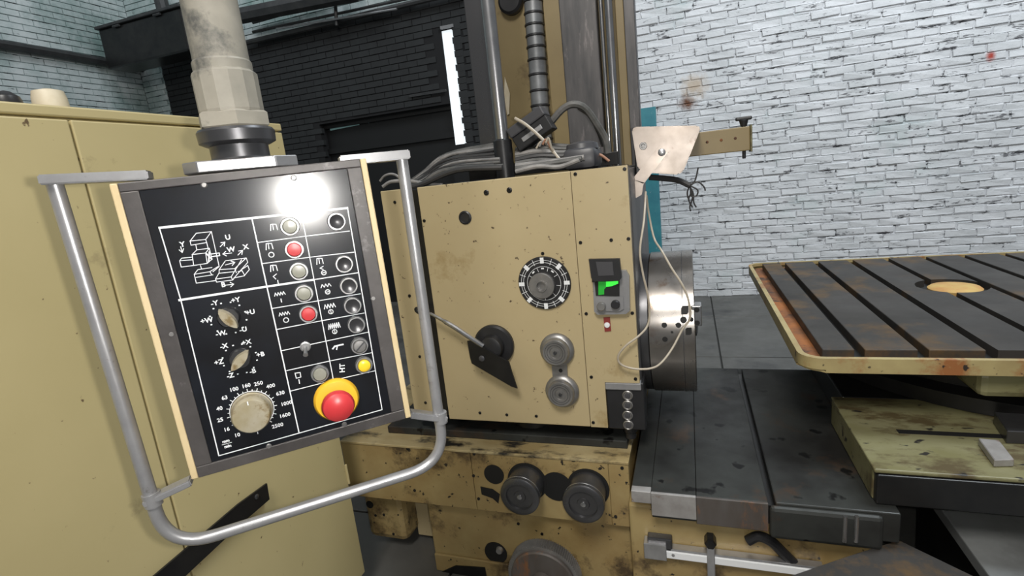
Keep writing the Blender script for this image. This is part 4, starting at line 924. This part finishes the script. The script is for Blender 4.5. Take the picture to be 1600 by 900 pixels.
# rim: outer wall, gutter floor
bm = B(); o1 = rrect(rx0, rx1, ry0, ry1, .07, rz0); o2 = rrect(rx0, rx1, ry0, ry1, .07, rz1); i2 = rrect(rx0 + .018, rx1 - .018, ry0 + .018, ry1 - .018, .055, rz1); i1 = rrect(rx0 + .018, rx1 - .018, ry0 + .018, ry1 - .018, .055, rz1 - .016)
ls_ = [[bm.verts.new(p) for p in l] for l in (o1, o2, i2, i1)]; n = len(o1)
for a, b in zip(ls_, ls_[1:]):
    for k in range(n): bm.faces.new((a[k], a[(k + 1) % n], b[(k + 1) % n], b[k]))
bm.faces.new(list(reversed(ls_[0])))
bmesh.ops.bevel(bm, geom=[e for e in bm.edges if e.verts[0] in ls_[0] and e.verts[1] in ls_[0]], offset=.010, segments=2, affect='EDGES')
obj('rim', bm, 'rust_yellow', tb, True, label='rust-stained yellow rim')
bm = B(); prism(bm, rrect(rx0 + .018, rx1 - .018, ry0 + .018, ry1 - .018, .055, rz0 + .012), (0, 0, .006)); obj('gutter', bm, 'rust', tb, label='orange rusted gutter')
by0, by1 = 1.825, 3.30
obj('slot_bed', box(B(), .396, 1.99, by0 + .004, by1 - .005, rz0 + .0181, rz0 + .021), 'hole', tb)
ZS = rz0 + .0182
edges = [.392] + [.510 + .169 * k for k in range(10)]
hole = Vector((1.045, 2.64, ZT)); HR = .125
for k, e in enumerate(edges):
    x1 = (edges[k + 1] if k + 1 < len(edges) else e + .15) - .028
    if x1 > 2.02: break
    if e < hole.x + HR and x1 > hole.x - HR:
        # strip cut by the centre bore
        bm = B(); f1 = []; f2 = []
        for t in range(13):
            x = e + (x1 - e) * t / 12; dx = abs(x - hole.x); c = math.sqrt(max(HR * HR - dx * dx, 0)) if dx < HR else 0
            f1.append(Vector((x, hole.y - c, ZS))); f2.append(Vector((x, hole.y + c, ZS)))
        if e < hole.x < x1 or True:
            prism(bm, [Vector((e, by0, ZS)), Vector((x1, by0, ZS))] + list(reversed(f1)), (0, 0, ZT - ZS)); prism(bm, list(f2) + [Vector((x1, by1, ZS)), Vector((e, by1, ZS))], (0, 0, ZT - ZS))
        obj('slot_strip', bm, 'table', tb)
    else: obj('slot_strip', box(B(), e, x1, by0, by1, ZS, ZT, .003), 'table', tb)
obj('bore_wall', lathe(B(), hole - Vector((0, 0, .025)), (0, 0, 1), [(HR * .55, .0), (HR * .86, .001)], 36), 'hole', tb)
obj('centre_hub', lathe(B(), hole + Vector((.005, -.02, -.024)), (0, 0, 1), [(HR * .74, 0), (HR * .74, .018), (HR * .66, .026), (HR * .3, .030), (.002, .030)], 36), 'hub_rust', tb, True, label='ochre rusted centre hub')
obj('under_body', box(B(), .46, 1.95, 1.98, 3.2, .80, rz0, .01), 'black_metal', tb)
obj('skirt', box(B(), .80, 1.95, 1.80, 2.1, aY(1520, 622, 1.80).z, rz0 - .006, .02), 'olive', tb)
obj('turntable', lathe(B(), (1.2, 2.55, .702), (0, 0, 1), [(.72, 0), (.72, .05), (.66, .06), (.66, .10)], 48), 'black_metal', tb, True)  # coloured black to carry the darkness under the table

# ------------------------------------------------------------------ olive saddle under the table with steel pieces on it
SZ = .700
sl = thing('table_saddle', 'olive-yellow paint-chipped saddle block beneath the slotted table', 'machine', (1.1, 2.0, zbd))
obj('block', box(B(), .466, 1.95, 1.56, 2.02, zbd + .001, SZ - .012, .006), 'olive', sl)
obj('top_plate', box(B(), .464, 1.95, 1.54, 2.02, SZ - .012, SZ, .004), 'olive', sl, label='chipped olive top plate')
obj('rear_body', box(B(), .50, 1.95, 2.021, 2.95, zbd + .001, SZ, .006), 'black_metal', sl)  # saddle continued in black for the under-table darkness
obj('pillar', box(B(), .60, 1.9, 2.03, 2.9, .31, zbd, .006), 'black_metal', sl)
obj('front_recess_strip', box(B(), .470, 1.95, 1.535, 1.565, zbd + .002, SZ - .014, .004), 'black_metal', sl)  # black strip standing in for a dark recess along the front
p0, p1 = aZ(1402, 674, SZ), aZ(1555, 682, SZ)
obj('groove', box(B(), p0.x, p1.x + .35, (p0.y + p1.y) / 2 - .012, (p0.y + p1.y) / 2 + .012, SZ - .004, SZ + .0015), 'hole', sl)
def steel_piece(name, px, z0, z1, m, label):
    pts = [aZ(x, y, z0) for x, y in px]; bm = B(); prism(bm, pts, (0, 0, z1 - z0)); bmesh.ops.bevel(bm, geom=bm.edges[:], offset=.002, segments=1, affect='EDGES')
    return tag(obj(name, bm, m), label, 'steel block')
steel_piece('clamp_block', ((1553, 730), (1584, 729), (1560, 698), (1528, 695)), SZ + .0005, SZ + .022, 'bed_block', 'small worn steel key block on the olive saddle')
steel_piece('clamp_block', ((1572, 693), (1660, 697), (1640, 668), (1552, 662)), SZ + .0005, SZ + .04, 'steel_dark', 'large dark steel block on the saddle at the right edge')
# rail in the right foreground and bin below
rr = thing('cross_rail', 'grey steel cross rail in the lower right foreground', 'rail', (1.0, 1.4, 0))
a = aZ(1480, 805, .45); b = aZ(1543, 900, .45); xr_ = (a.x + b.x) / 2
obj('rail_head', box(B(), xr_, xr_ + .34, .7, 2.01, .41, .45, .004), 'rail_grey', rr)
obj('rail_web', box(B(), xr_ + .03, xr_ + .31, .72, 2.0, 0, .41, .004), 'black_metal', rr)
pts = [aZ(x, y, .34) for x, y in ((1236, 900), (1320, 871), (1402, 845), (1408, 846), (1520, 900), (1500, 930), (1240, 935))]
cbn = thing('chip_tray', 'dark brown sheet-metal chip tray at the bottom right', 'tray', (sum(p.x for p in pts) / 7, sum(p.y for p in pts) / 7, 0))
shift = Vector((0, min(0, 1.46 - max(p.y for p in pts)), 0))
pts = [aZ(x, y, .485) for x, y in ((1236, 900), (1320, 871), (1402, 845), (1408, 846), (1520, 900), (1500, 930), (1240, 935))]
obj('tray_top', prism(B(), pts, (0, 0, -.012)), 'table', cbn)
ctr = sum(pts, Vector()) / len(pts)
obj('tray_body', prism(B(), [ctr + (p - ctr) * .93 + Vector((0, 0, -.012)) for p in pts], (0, 0, -ctr.z + .012)), 'black_metal', cbn)
